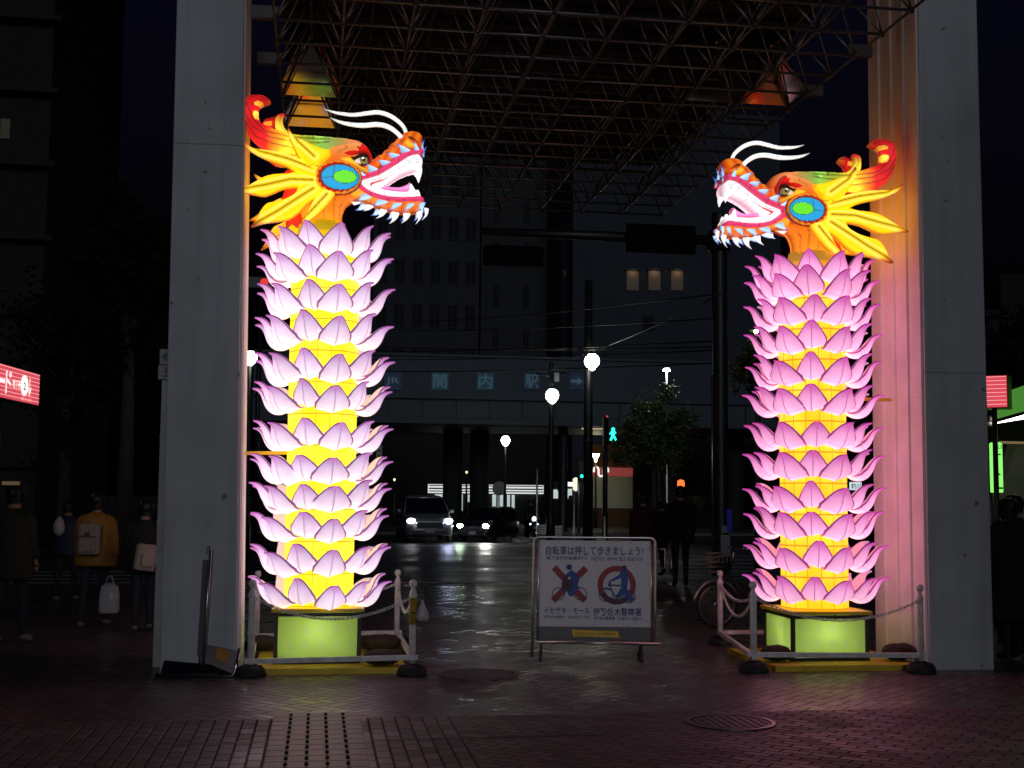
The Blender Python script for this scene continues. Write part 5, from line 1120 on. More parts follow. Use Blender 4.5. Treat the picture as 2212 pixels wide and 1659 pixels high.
cb_.loft([[(a_ * (1 + .06 * math.sin(7 * t_)), b__ * (1 + .25 * math.sin(5 * t_ + z_ * 9)), z_) for a_, b__, t_ in [(wx_ * math.copysign(abs(math.cos(2 * math.pi * q_ / n)) ** .6, math.cos(2 * math.pi * q_ / n)), wy_ * math.sin(2 * math.pi * q_ / n), 2 * math.pi * q_ / n) for q_ in range(n)]] for z_, wx_, wy_ in ((0, .10, .05), (.03, .125, .07), (.2, .12, .065), (.32, .10, .045), (.36, .05, .02))], smooth=True)
cb_.tube([(-.05, 0, .35), (-.02, 0, .44), (.02, 0, .44), (.05, 0, .35)], .008, 6)
o = cb_.build('carrier_bag', M['bag'], loc=P(235, 1325, yj.y - 0.03)); tag(o, 'white plastic carrier bag held by the person in mustard', 'bag')
p2 = feet(310, 1366); p2.x -= 0.02
person('person in dark clothes half hidden by the left pillar with a pale bag', p2, P(310, 1085, p2.y).z, back + 0.2, M['blackcoat'], M['jeans'], M['shoe'], 0.6, (0.1, 0), (0.1, 0), coat=(M['blackcoat'], 0.78, 0.235))
bp = MB(); bp.rbox((0, 0, 0), (0.26, 0.13, 0.30), 0.055); bp.rbox((.02, -.08, -.03), (.16, .05, .14), .02); bp.tube([(.1, -.04, .12), (.14, -.02, 0), (.1, -.04, -.13)], .02, 8, 1)
o = bp.build('backpack', [mat('pale_pink_canvas', (0.36, 0.28, 0.25), 0.65, var=0.1, bump=0.3), M['black']], loc=P(316, 1204, p2.y - 0.26)); o.rotation_euler = (0, 0.12, 0.2); tag(o, 'pale pink bag on the person beside the left pillar', 'backpack')
p3 = feet(18, 1392); person('person in a dark olive coat cut off by the left picture edge', p3, P(18, 1052, p3.y).z, back - 0.4, M['olivejk'], M['jeans'], M['shoe'], 0.5, (0.2, 0), (0.1, 0), coat=(M['olivejk'], 0.72, 0.25))
p4 = feet(140, 1300); person('person in a blue jacket walking left of the mustard jacket', p4, P(140, 1085, p4.y).z, back - 0.5, M['bluejk'], M['jeans'], M['shoe'], 0.6, (0.5, 0.05), (0.1, 0), coat=(M['bluejk'], 0.8, 0.24))
o = MB(); o.loft([[(.09 * r_ * math.cos(a_), .05 * r_ * math.sin(a_), z_) for a_ in [2 * math.pi * q_ / 10 for q_ in range(10)]] for r_, z_ in ((.3, -.12), (.9, -.06), (1, .03), (.6, .12), (.1, .17))], smooth=True); o = o.build('shoulder_bag', M['bag'], loc=P(128, 1140, p4.y - 0.2)); tag(o, 'small white shoulder bag of the person in blue', 'bag')
p5 = feet(2186, 1428); person('person in a long black coat with their back turned, right of the right pillar', p5, P(2186, 1080, p5.y).z, back + 0.15, M['blackcoat'], M['blackcoat'], M['blackcoat'], 0.15, (0.1, 0.08), (0.1, 0), coat=(M['blackcoat'], 0.42, 0.25), hairlen=0.02, hood=True)
p6 = feet(2222, 1425); p6.y += .2; person('dark person beside the long black coat, cut by the right picture edge', p6, P(2222, 1072, p6.y).z, back - 0.2, M['blackcoat'], M['jeans'], M['blackcoat'], 0.2, coat=(M['blackcoat'], 0.75, 0.24))
for i, (x_, yb_, yt_, m_, lb) in enumerate(((1390, 1262, 1068, 'redjk', 'person in dark red behind the no riding sign'), (1432, 1245, 1082, 'blackcoat', 'person in black between the dark red jacket and the sign bracket'), (1470, 1268, 1052, 'blackcoat', 'tall dark person left of the tall signal pole'))):
    gq = feet(x_, yb_); person(lb, gq, P(x_, yt_, gq.y).z, back + (i % 2) * .6 - .2, M[m_], M['jeans'], M['blackcoat'], 0.5, coat=(M[m_], 0.78, 0.24), group='pedestrians waiting beyond the gate')

# ------------------------------------------------------------------ parked bicycle behind the right barrier
g = G(1562, 1362); bk = thing('bicycle', 'dark city bicycle with a wire front basket parked behind the right barrier', 'bicycle', (g.x, g.y + .25, 0), R(8))
wr_ = (P(1562, 1258, g.y + .25).z) / 2
for i, x_ in enumerate((0, 1.06)):
    q = MB(); q.ring((x_, 0, wr_), wr_ - .02, 0.02, 36, 8); wh = q.build('wheel', M['rubber'], bk)
    q = MB(); q.ring((x_, 0, wr_), wr_ - .045, 0.009, 36, 6); q.ring((x_, 0, wr_), .03, .02, 14, 6)
    for k_ in range(18): a_ = 2 * math.pi * k_ / 18; q.tube([(x_, 0, wr_), (x_ + (wr_ - .05) * math.cos(a_), 0, wr_ + (wr_ - .05) * math.sin(a_))], .0016, 4)
    q.build('rim', M['steel'], wh)
    q = MB(); q.tube([(x_ + (wr_ + .03) * math.cos(a_), 0, wr_ + (wr_ + .03) * math.sin(a_)) for a_ in [R(20 + 14 * k_ + (60 if i == 0 else 0) * 0) for k_ in range(12)]], .022, 6, sq=.5); q.build('mudguard', M['steel'], bk)
q = MB(); hx_, hz_ = .22, .80
q.tube([(.0, 0, wr_), (.12, 0, .58), (hx_, 0, hz_)], .017, 8); q.tube([(.16, 0, .66), (.48, 0, .30), (.58, 0, .28)], .022, 8); q.tube([(.58, 0, .28), (.72, 0, .82)], .018, 8); q.tube([(.58, 0, .28), (1.06, 0, wr_)], .013, 8); q.tube([(.69, 0, .70), (1.06, 0, wr_)], .011, 8); q.build('frame', M['darksteel'], bk)
q = MB(); q.tube([(hx_, 0, hz_), (hx_ + .02, 0, .98)], .013, 8); q.tube([(hx_ + .16, -.26, .98), (hx_ + .04, -.20, 1.0), (hx_ + .02, 0, .99), (hx_ + .04, .20, 1.0), (hx_ + .16, .26, .98)], .011, 8); q.build('handlebar', M['chrome'], bk)
q = MB(); q.rbox((.73, 0, .86), (.26, .17, .07), .05); q.build('saddle', M['black'], bk)
q = MB()
for z_ in (.70, .76, .82, .88, .93):
    s_ = .12 + (z_ - .70) * .12; q.tube([(-.06 - s_, -s_, z_), (-.06 + s_, -s_, z_), (-.06 + s_, s_, z_), (-.06 - s_, s_, z_), (-.06 - s_, -s_, z_)], .004, 5)
for k_ in range(6):
    for sy_ in (-1, 1): u_ = -1 + 2 * k_ / 5; q.tube([(-.06 + u_ * .12, sy_ * .12, .70), (-.06 + u_ * .148, sy_ * .148, .93)], .0025, 4)
q.build('basket', M['steel'], bk)
q = MB(); q.ring((.58, -.03, .28), .09, .006, 24, 5); q.tube([(.58, -.05, .28), (.66, -.06, .16)], .01, 6); q.box((.67, -.11, .155), (.10, .07, .02)); q.tube([(.58, .05, .28), (.50, .06, .40)], .01, 6); q.box((.49, .11, .405), (.10, .07, .02)); q.build('crank', M['steel'], bk)

# ------------------------------------------------------------------ street beyond: poles, lamps, signals
def at(x, yb, z=0.0): return G(x, yb, z)
def zat(x, y, p): return P(x, y, p.y).z
# tall signal pole with its arm
g = W(1557, 1075, 27); g.z = 0
tp = zat(1557, 462, g); pr_ = 17 / ppm(W(1557, 1000, 27))
t = thing('signal_pole', 'tall thick black signal pole with a long arm, left of the right lantern', 'pole', g)
q = MB(); q.lathe([(pr_ * 1.15, 0), (pr_ * 1.1, .5), (pr_, .6), (pr_ * .95, tp - .05), (pr_ * 1.02, tp), (0, tp + .02)], n=18); q.build('post', M['black'], t)
za = zat(1557, 522, g); L0 = P(1040, 522, g.y).x - g.x
q = MB(); q.tube([(0, 0, za), (L0 * .5, 0, za + .02), (L0, 0, za + .02)], [.13, .11, .08], 10); q.tube([(0, 0, za - .3), (-.6, 0, za)], .03, 6); q.lathe([(pr_ * 1.4, za - .22), (pr_ * 1.4, za + .22)], n=14); q.build('arm', M['black'], t)
bx0, bx1 = P(1347, 520, g.y).x - g.x, P(1493, 520, g.y).x - g.x; bz0, bz1 = zat(1420, 552, g), zat(1420, 492, g)
q = MB(); q.box(((bx0 + bx1) / 2, -.28, (bz0 + bz1) / 2), (bx1 - bx0, .10, bz1 - bz0))
for x_ in (bx0 + .3, bx1 - .3): q.tube([(x_, -.2, (bz0 + bz1) / 2), (x_, 0, za)], .03, 6); q.box((x_, -.34, (bz0 + bz1) / 2), (.12, .02, (bz1 - bz0) * .9))
q.build('guide_board', M['matte'], t)
sx0, sx1 = P(1042, 560, g.y).x - g.x, P(1172, 560, g.y).x - g.x; sz0, sz1 = zat(1100, 576, g), zat(1100, 534, g)
q = MB(); q.rbox(((sx0 + sx1) / 2, -.1, (sz0 + sz1) / 2), (sx1 - sx0, .22, sz1 - sz0), .08)
for k_ in range(3): q.lathe([(.16, -.0), (.17, .0), (.17, .14)], ((sx0 + (sx1 - sx0) * (k_ + .5) / 3), .06, (sz0 + sz1) / 2 - .05), 12)
q.build('traffic_signal', M['matte'], t)
q = MB(); z0, z1 = zat(1563, 1200, g), zat(1563, 1155, g)
q.box((.03, -pr_ * 1.2, (z0 + z1) / 2), (.20, .01, z1 - z0)); q.box((.03, -pr_ * 1.2, z1 + .12), (.16, .01, .15)); q.build('notice_sheet', M['paper'], t)
q = MB(); z0, z1 = zat(1563, 1148, g), zat(1563, 1100, g); q.box((.12, -pr_ * 1.22, (z0 + z1) / 2), (.12, .01, z1 - z0)); q.build('blue_plate', M['bluelit'], t)
q = MB(); q.tube([(-pr_ - .05, -.1, .3), (-pr_ - .05, -.1, tp * .55)], .022, 8); q.tube([(-pr_ - .05, -.1, .8), (0, 0, .8)], .012, 6); q.build('conduit', M['steel'], t)

def globe_lamp(label, x, y, d, rpx, arm=0.0, style='globe', pole=True, name='street_lamp', mt=None, basez=0.0):
    c = W(x, y, d); r_ = rpx / F_ * d; bx = c.x + arm
    t = thing(name, label, 'street lamp', (bx, c.y, basez)); zc = c.z - basez
    if style == 'globe':
        q = MB(); q.lathe([(.04, -r_ * 1.15), (r_ * .5, -r_ * .9), (r_ * .92, -r_ * .35), (r_, .1 * r_), (r_ * .82, r_ * .65), (r_ * .45, r_ * .95), (.02, r_)], (-arm, 0, zc), 18); q.build('globe', mt or M['lamp'], t)
        q = MB()
        for k_ in range(4):
            a0 = math.pi * k_ / 4 + .3
            for s_ in (-1, 1): q.tube([(-arm + s_ * rr_ * math.cos(a0) * 1.03, s_ * rr_ * math.sin(a0) * 1.03, zc + z_) for rr_, z_ in ((.05, -r_ * 1.15), (r_ * .92, -r_ * .35), (r_, .1 * r_), (r_ * .82, r_ * .65), (.05, r_))], r_ * .045, 5)
        q.lathe([(.03, r_ * 1.35), (.06, r_ * 1.2), (r_ * .45, r_ * 1.02), (r_ * .5, r_ * .92)], (-arm, 0, zc), 12); q.build('cage', M['black'], t)
    elif style == 'flat':
        q = MB(); q.lathe([(.02, -.12 * r_), (r_ * .95, -.1 * r_), (r_, .12 * r_), (r_ * .5, .45 * r_), (.02, .5 * r_)], (0, 0, zc), 16); q.build('head', M['lampcool'], t)
    else:
        q = MB(); q.lathe([(r_ * .18, -r_ * 1.7), (r_ * .35, -r_ * .9), (r_ * .7, -r_ * .3), (r_, .35 * r_), (r_ * .9, .42 * r_), (.02, .45 * r_)], (0, 0, zc), 16); q.build('torch', M['lampwarm'], t)
    if pole:
        q = MB(); pz_ = zc - (r_ * 1.1 if style == 'globe' else r_ * .1 if style == 'flat' else r_ * 1.6); q.lathe([(.11, 0), (.10, .9), (.06, 1.0), (.05, pz_ * .6), (.042, pz_)], n=12)
        if arm: q.tube([(0, 0, pz_ - .1), (-arm * .5, 0, pz_ - .05), (-arm, 0, pz_ + .02)], .03, 6)
        q.build('pole', M['steel'] if style == 'flat' else M['black'], t)
    return t
globe_lamp('bright caged globe lamp showing beside the left lantern at pillar height', 541, 773, 29, 15)
t = globe_lamp('globe lamp hung under a black scrolled bracket between bridge sign and car', 1193, 855, 42, 15, pole=False)
q = MB(); c = W(1193, 855, 42); zc = c.z
q.lathe([(.16, 0), (.15, 1.0), (.09, 1.1), (.075, zc + .75), (.10, zc + .8), (.05, zc + .95), (.09, zc + 1.05), (.02, zc + 1.15)], (0, .2, 0), 12); q.tube([(0, .2, zc + .72), (0, .1, zc + .62), (0, 0, zc + .36)], .035, 6); q.tube([(-.5, .2, zc + .75), (0, .2, zc + .66), (.5, .2, zc + .82)], .03, 6); q.build('pole', M['black'], t)
q = MB(); q.box((.14, -.02, zc + .62), (.16, .05, .28)); q.build('white_tag', M['plasticw'], t)
globe_lamp('bright heart shaped globe lamp on the tall dark pole right of the scrolled lamp', 1279, 781, 36, 17, arm=-.15, pole=False)
g = W(1270, 1075, 36.3); g.z = 0; zt = zat(1270, 606, g)
t = thing('utility_pole', 'tall dark round utility pole with a globe lamp, above the no riding sign', 'pole', g)
q = MB(); q.lathe([(.15, -.12), (.13, zt * .5), (.11, zt), (0, zt + .02)], n=16); q.build('post', M['black'], t)
q = MB(); q.lathe([(.15, 3.2), (.15, 3.26)], n=14); q.build('band', M['darksteel'], t)
globe_lamp('round globe lamp hanging low over the crossing above the bright car headlights', 1092, 952, 56, 10.5)
globe_lamp('flat white lamp head on a pale pole above the street tree', 1440, 800, 54.2, 8.5, style='flat')
globe_lamp('torch shaped lamp in front of the shuttered shop', 1287, 984, 69.5, 8.5, style='torch')
for x_, y_, lb in ((1008, 1020, 'tiny warm lamp over the dark roadside left of the low globe lamp'), (852, 1036, 'tiny dim lamp beside the left lantern above the silver car')):
    globe_lamp(lb, x_, y_, 70, 2.6, mt=glow('tiny_lamp', (1, .8, .5), 2.0, sampled=False), pole=True)
# walk signal
g = W(1307, 1075, 40); g.z = 0
t = thing('pedestrian_signal', 'pedestrian signal showing a green walking figure right of the utility pole', 'signal', g)
q = MB(); q.lathe([(.09, -.12), (.075, zat(1307, 902, g))], n=12); q.build('post', M['black'], t)
c = P(1323, 938, g.y - .1) - Vector(g); c = Vector((c.x, -.1, c.z)); k_ = 40 / F_
q = MB(); q.rbox((c.x, c.y, c.z + 8 * k_), (22 * k_, .18, 52 * k_), .03); q.tube([(0, 0, c.z), (c.x, 0, c.z)], .03, 6); hs = q.build('housing', M['black'], t)
q = MB(); f_ = [(-2, 14), (2, 14), (4, 11), (3, 7), (7, 3), (6, 1), (3, 3), (3, -3), (8, -12), (5, -14), (0, -6), (-4, -14), (-8, -13), (-4, -4), (-4, 2), (-7, -1), (-9, 0), (-4, 7), (-4, 11)]
q.prism([(c.x + a_ * k_ * .95, c.z + b_ * k_ * 1.0) for a_, b_ in f_], c.y - .11, c.y - .095); q.build('green_figure', M['walk'], hs)
q = MB(); q.ball((c.x - 13 * k_, c.y - .08, c.z + 38 * k_), 2.2 * k_, 8); q.build('red_light', M['stopred'], t)
g = W(1250, 1075, 60); g.z = 0; t = thing('pedestrian_signal', 'far small signal with a green light left of the utility pole', 'signal', g)
q = MB(); q.lathe([(.07, -.12), (.06, zat(1250, 985, g))], n=10); q.build('post', M['steel'], t)
q = MB(); z_ = zat(1250, 1025, g); q.rbox((0.1, -.1, z_ + .2), (.35, .2, .95), .05); hs = q.build('housing', M['black'], t); q = MB(); q.ball((.1, -.22, z_ - .08), .08, 8, 0, (1, .3, 1)); q.build('green_lens', M['walk'], hs)
g = W(552, 1075, 45); g.z = 0; t = thing('traffic_light', 'red traffic light peeping between the left pillar and the lotus petals', 'signal', g)
z_ = zat(552, 612, g); q = MB(); q.lathe([(.1, -.12), (.08, z_ + .3)], n=10); q.build('post', M['black'], t); q = MB(); q.rbox((0, -.15, z_), (1.0, .2, .4), .05); hs = q.build('housing', M['black'], t); q = MB(); q.ball((.12, -.28, z_), .15, 10, 0, (1, .4, 1)); q.build('red_lens', M['stopred'], hs)
# plain posts and a round sign across the road
def post(label, x, yb, yt, d, r_, m_, cat='post', nm='post_bollard', rs=None):
    g_ = W(x, 1075, d); g_.z = -.1; zt_ = P(x, yt, g_.y).z + .1
    t_ = thing(nm, label, cat, g_); q_ = MB(); q_.lathe([(r_ * 1.2, 0), (r_, .1), (r_, zt_ - .03), (r_ * .6, zt_), (0, zt_)], n=12)
    q_.lathe([(r_ * 1.12, zt_ * .8), (r_ * 1.12, zt_ * .84)], n=12); q_.build('post', m_, t_)
    if rs: q_ = MB(); q_.loft([[(rs * math.cos(a_), y__, zt_ - rs + rs * math.sin(a_)) for a_ in [2 * math.pi * k / 24 for k in range(24)]] for y__ in (-.06, -.03)]); q_.build('disc', mat('back_of_round_sign', (0.2, 0.2, 0.21), 0.5), t_)
post('slim steel post left of the no riding sign across the road', 1160, 1160, 1012, 50, .04, M['steel'], nm='steel_post')
post('slim steel post just left of the utility pole', 1240, 1170, 1060, 40, .04, M['steel'], nm='steel_post')
post('short steel post right of the utility pole', 1306, 1165, 1115, 38, .045, M['steel'], nm='steel_post')
post('thin steel bollard right of the no riding sign', 1450, 1250, 1205, 30, .04, M['steel'], nm='steel_post')
post('round sign on a thin post before the striped shop front', 1078, 1160, 1040, 58, .035, M['steel'], 'sign', 'round_sign', .32)
post('thick dark utility pole far behind the scrolled lamp', 1216, 1160, 470, 62, .24, M['black'], 'pole', 'utility_pole')
# overhead wires
def wire(x0, y0, d0, x1, y1, d1, sag, label):
    a_, c_ = W(x0, y0, d0), W(x1, y1, d1); q_ = MB(); q_.tube([a_.lerp(c_, t_ / 12) - Vector((0, 0, sag * 4 * (t_ / 12) * (1 - t_ / 12))) for t_ in range(13)], .018, 5); tag(q_.build('overhead_wire', M['black']), label, 'wire', 'overhead wires across the street')
for i, (ya, yb_) in enumerate(((695, 640), (712, 693), (748, 755), (757, 742), (775, 762), (800, 790))): wire(900 - 40 * i, ya, 62, 1556, yb_ - 6, 27.2, .12, 'thin black wire crossing the far facades to the tall signal pole')
wire(1235, 774, 40, 1556, 636, 27.2, .1, 'single steep wire rising to the tall signal pole past the lit niches')

# ------------------------------------------------------------------ railway bridge with the station name
VD = 60.0; vy = W(1000, 900, VD).y
vx0, vx1 = P(545, 900, vy).x, P(1600, 900, vy).x + 60; vc = P(1000, 900, vy).x
zt_, zm, zb_, zf = P(1000, 772, vy).z, P(1000, 862, vy).z, P(1000, 906, vy).z, P(1000, 916, vy).z
br = thing('railway_bridge', 'dark blue railway girder bridge over the road carrying the station name', 'bridge', (vc, vy, 0))
q = MB(); q.box(((vx0 + vx1) / 2 - vc, .15, (zt_ + zm) / 2), (vx1 - vx0, .3, zt_ - zm)); q.box(((vx0 + vx1) / 2 - vc, .1, zt_ + .06), (vx1 - vx0, .5, .12)); par = q.build('parapet', M['girder'], br)
q = MB(); q.box(((vx0 + vx1) / 2 - vc, .45, (zm + zb_) / 2 - .002), (vx1 - vx0, .3, zm - zb_ - .006))
k = vx0
while k < vx1:
    q.box((k - vc, .22, (zm + zb_) / 2), (.06, .16, zm - zb_ - .02)); k += 1.58
q.build('girder', M['girder2'], br)
q = MB(); q.box(((vx0 + vx1) / 2 - vc, .3, (zb_ + zf) / 2), (vx1 - vx0, .9, zb_ - zf - .004)); q.box(((vx0 + vx1) / 2 - vc, 4.4, zf + .1), (vx1 - vx0, 7.0, .25)); q.build('bottom_flange', M['girder'], br)
for (x_, body, mt_) in ((848, 'JR', 'bluepanel'), (950, '関', 'tealpanel'), (1048, '内', 'tealpanel'), (1148, '駅', 'bluepanel'), (1246, None, 'bluepanel')):
    c = P(x_, 824, vy) - Vector((vc, vy, 0)); s_ = 18.5 / F_ * VD
    q = MB(); q.box((c.x, -.06, c.z), (s_ * 2, .11, s_ * 2)); pn = q.build('name_panel', M[mt_], br)
    if body == 'JR': letters('lettering', 'JR', c.x - s_ * .78, c.x + s_ * .78, c.z - s_ * .46, c.z + s_ * .46, -.119, M['paletext'], pn)
    elif body: letters('lettering', body, c.x - s_ * .8, c.x + s_ * .8, c.z - s_ * .8, c.z + s_ * .8, -.119, M['paletext'], pn)
    else: q = MB(); q.prism([(c.x + a_ * s_, c.z + b_ * s_) for a_, b_ in ((-.75, -.2), (-.75, .2), (0, .2), (0, .5), (.75, 0), (0, -.5), (0, -.2))], -.123, -.119); q.build('arrow', M['paletext'], pn)
for x_ in (790, 978, 1036, 1420, 1560, 1700): q = MB(); c = P(x_, 1000, vy + 6).x - vc; q.lathe([(.55, -.1), (.5, .3), (.5, zf + .1)], (c, 6 if 900 < x_ < 1100 else 4, 0), 16); q.build('pier', M['bldC'], br)

# ------------------------------------------------------------------ buildings
def building(label, x0, x1, ytop, d, depth, m, rows, cols, gx=.55, gz=.5, name='office_building', winmat=None, zb=0.0, floorz=None):
    Y = W((x0 + x1) / 2, 900, d).y; X0, X1 = P(x0, 900, Y).x, P(x1, 900, Y).x; zt = P((x0 + x1) / 2, ytop, Y).z; cx = (X0 + X1) / 2
    t = thing(name, label, 'building', (cx, Y, 0)); wd = X1 - X0
    q = MB(); q.box((0, depth / 2, (zt + zb) / 2), (wd, depth, zt - zb)); q.build('wall', m, t)
    q = MB(); q.box((0, depth / 2, zt + .15), (wd + .4, depth + .4, .3)); q.box((wd * .2, depth / 2, zt + 1.3), (wd * .3, depth * .4, 2.0)); q.build('roof', m, t)
    fh_ = floorz or 3.4
    if rows:
        for r in range(rows):
            for c_ in range(cols):
                xx = -wd / 2 + wd * (c_ + .5) / cols; zz = zt - 1.6 - r * fh_ - .8
                if zz < 7: continue
                w_, h_ = wd / cols * gx, fh_ * gz
                q = MB(); q.box((xx, -.01, zz), (w_, .08, h_)); fr_ = q.build('window', winmat or M['winDark'], t)
                q = MB(); q.box((xx, -.06, zz - h_ / 2 - .05), (w_ + .15, .14, .08)); q.box((xx, -.055, zz), (.06, .03, h_ - .02)); q.build('frame', m, fr_)
    return t, X0, X1, Y, cx
building('grey office block with rows of unlit windows, left of the plain facade', 800, 1032, 330, 96, 14, M['bldA'], 7, 6)
building('plain windowless slab with a narrow window strip, behind the far thick pole', 1036, 1232, 300, 99, 12, M['bldC'] if False else mat('plain_facade', (0.028, 0.031, 0.036), .8, var=.12, scale=.3), 7, 3, .18, .5)
nb, X0, X1, Yb, cxb = building('bluish tiled block with three warm lit niches over the bridge', 1236, 1690, 250, 90, 16, M['bldB'], 0, 0)
for x_ in (1366, 1413, 1462):                                   # niches lit from a lamp at their heads
    a_, b_ = P(x_ - 13, 585, Yb), P(x_ + 13, 628, Yb); cz, hz_ = (a_.z + b_.z) / 2, abs(a_.z - b_.z); c_ = (a_.x + b_.x) / 2 - cxb
    q = MB(); q.box((c_, -.05, cz), (b_.x - a_.x, .12, hz_)); nn = q.build('window', M['niche'], nb)
    q = MB(); q.box((c_, -.16, cz + hz_ / 2 + .08), (b_.x - a_.x + .3, .3, .14)); q.build('canopy', M['bldB'], nn)
    ld = bpy.data.lights.new('niche_lamp', 'POINT'); ld.energy = 1.3; ld.color = (1, .74, .48); ld.shadow_soft_size = .05; lo = bpy.data.objects.new('niche_lamp', ld); C.objects.link(lo); lo.parent = nn; lo.location = (c_, -.42, cz + hz_ / 2 - .12)
for x_, y_ in ((1330, 790), (1380, 800), (1425, 800), (1470, 800), (1400, 700)):
    a_, b_ = P(x_ - 11, y_ - 16, Yb), P(x_ + 11, y_ + 16, Yb); q = MB(); q.box(((a_.x + b_.x) / 2 - cxb, -.02, (a_.z + b_.z) / 2), (b_.x - a_.x, .07, abs(a_.z - b_.z))); q.build('window', M['winDark'], nb)
building('black shop building under the bridge behind the striped store front', 560, 1180, 935, 80, 8, M['bldC'], 0, 0)
building('low dark building right of the shuttered shop, behind the street tree', 1366, 1700, 960, 78, 8, M['bldC'], 0, 0, name='shop_building')
building('dark tall building with dim ledges, at the left edge of the picture', -260, 82, -400, 40, 14, M['bldC'], 0, 0)
lb = [o for o in bpy.data.objects if o.name.startswith('office_building')][-1]
q = MB(); Yl_ = lb.location.y; xr_ = P(82, 900, Yl_).x - lb.location.x
for k in range(9): q.box((xr_ - 5, -.25, 2.5 + k * 2.4), (10.6, .5, .16))
q.build('ledge', mat('dim_ledge', (0.01, 0.01, 0.0098), .8), lb)['kind'] = 'stuff'
a_, b_ = P(3, 257, Yl_), P(21, 300, Yl_); q = MB(); q.box(((a_.x + b_.x) / 2 - lb.location.x, -.03, (a_.z + b_.z) / 2), (b_.x - a_.x, .08, abs(a_.z - b_.z))); q.build('window', glow('dim_amber_window', s2l((34, 29, 20)), 0.7, sampled=False), lb)
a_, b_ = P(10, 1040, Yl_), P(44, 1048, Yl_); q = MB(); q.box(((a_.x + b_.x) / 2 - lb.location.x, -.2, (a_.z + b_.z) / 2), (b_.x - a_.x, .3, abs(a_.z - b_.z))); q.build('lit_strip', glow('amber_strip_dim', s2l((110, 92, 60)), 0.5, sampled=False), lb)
building('dark low building behind the subway entrance at the right edge', 2060, 2420, 690, 48, 10, M['bldC'], 0, 0, name='shop_building')

# striped store front
Ys = W(1050, 1060, 77).y; O = Vector((P(1050, 1060, Ys).x, Ys, 0))
st = thing('store_front', 'convenience store front with a white band of green and orange stripes', 'shop front', O)
X = lambda x_: P(x_, 1056, Ys).x - O.x
z0, z1 = P(1050, 1066, Ys).z, P(1050, 1047, Ys).z; hh = z1 - z0
q = MB(); q.box(((X(925) + X(1173)) / 2, 0, (z0 + z1) / 2), (X(1173) - X(925), .4, hh)); fs = q.build('fascia', M['storeW'], st)
for (f0, f1, mt_, nm) in ((.80, .92, 'storeR', 'orange_stripe'), (.44, .60, 'storeG', 'green_stripe'), (.16, .28, 'storeR', 'red_stripe')):
    q = MB(); q.box(((X(926) + X(1172)) / 2, -.205, z0 + hh * (f0 + f1) / 2), (X(1172) - X(926), .02, hh * (f1 - f0))); q.build(nm, M[mt_], fs)
q = MB(); q.box((X(964), -.25, z0 + hh * .45), (.42, .08, .6)); sq_ = q.build('emblem_box', M['whitesign'], st); letters('lettering', '7', X(964) - .12, X(964) + .12, z0 + hh * .45 - .22, z0 + hh * .45 + .22, -.293, M['storeG'], sq_)
for (a_, b_, yb_) in ((993, 1000, 1104), (1011, 1015, 1085), (1021, 1025, 1085), (1064, 1072, 1100), (1076, 1087, 1104), (1096, 1102, 1098), (1106, 1112, 1112), (940, 956, 1078)):
    zl = max(P(1050, yb_, Ys).z, .2); q = MB(); q.box(((X(a_) + X(b_)) / 2, .05, (zl + z0) / 2 - .03), (X(b_) - X(a_), .06, z0 - zl - .08)); q.build('window', M['storeWin'], st)
q = MB(); q.box(((X(925) + X(1173)) / 2, .2, z0 / 2), (X(1173) - X(925), .1, z0 - .01)); q.build('wall', M['bldC'], st)
# shuttered shop with red fascia
Ys2 = W(1320, 1060, 72).y; O = Vector((P(1320, 1060, Ys2).x, Ys2, 0)); X = lambda x_: P(x_, 1056, Ys2).x - O.x; Zz = lambda y_: P(1320, y_, Ys2).z
sh = thing('shuttered_shop', 'closed shop with a ribbed pale shutter under a red fascia with white squiggles', 'shop front', O)
q = MB(); q.box(((X(1278) + X(1370)) / 2, .2, (Zz(960)) / 2), (X(1370) - X(1278), .3, Zz(960))); q.build('wall', mat('orange_wall', (0.12, 0.05, 0.02), .8), sh)
q = MB(); q.box(((X(1280) + X(1366)) / 2, -.02, (Zz(1010) + Zz(1029)) / 2), (X(1366) - X(1280), .12, Zz(1010) - Zz(1029))); fs = q.build('fascia', M['shopred'], sh)
u_ = (X(1312) - X(1282)) / 180
def squig(x_, z_):
    pts = [(0, -55)] + [(30 - 30 * math.cos(R(a_)), -20 + 30 * math.sin(R(a_))) for a_ in range(0, 181, 30)] + [(92 - 32 * math.cos(R(a_)), -75 - 32 * math.sin(R(a_))) for a_ in range(0, 181, 30)] + [(154 - 30 * math.cos(R(a_)), -20 + 30 * math.sin(R(a_))) for a_ in range(0, 181, 30)] + [(184, -55)]
    q_ = MB(); q_.tube([(x_ + a_ * u_, -.11, z_ + b_ * u_) for a_, b_ in pts], 12 * u_, 8); return q_.build('squiggle_emblem', M['whitesign'], fs)
squig(X(1282), Zz(1011))
q = MB(); zs0, zs1 = Zz(1098), Zz(1029.5); ns = 22
for k in range(ns): q.box(((X(1281) + X(1366)) / 2, -.01 - (.015 if k % 2 else 0), zs0 + (zs1 - zs0) * (k + .5) / ns), (X(1366) - X(1281), .05, (zs1 - zs0) / ns * .86))
q.build('shutter', M['shutter'], sh)['kind'] = 'stuff'
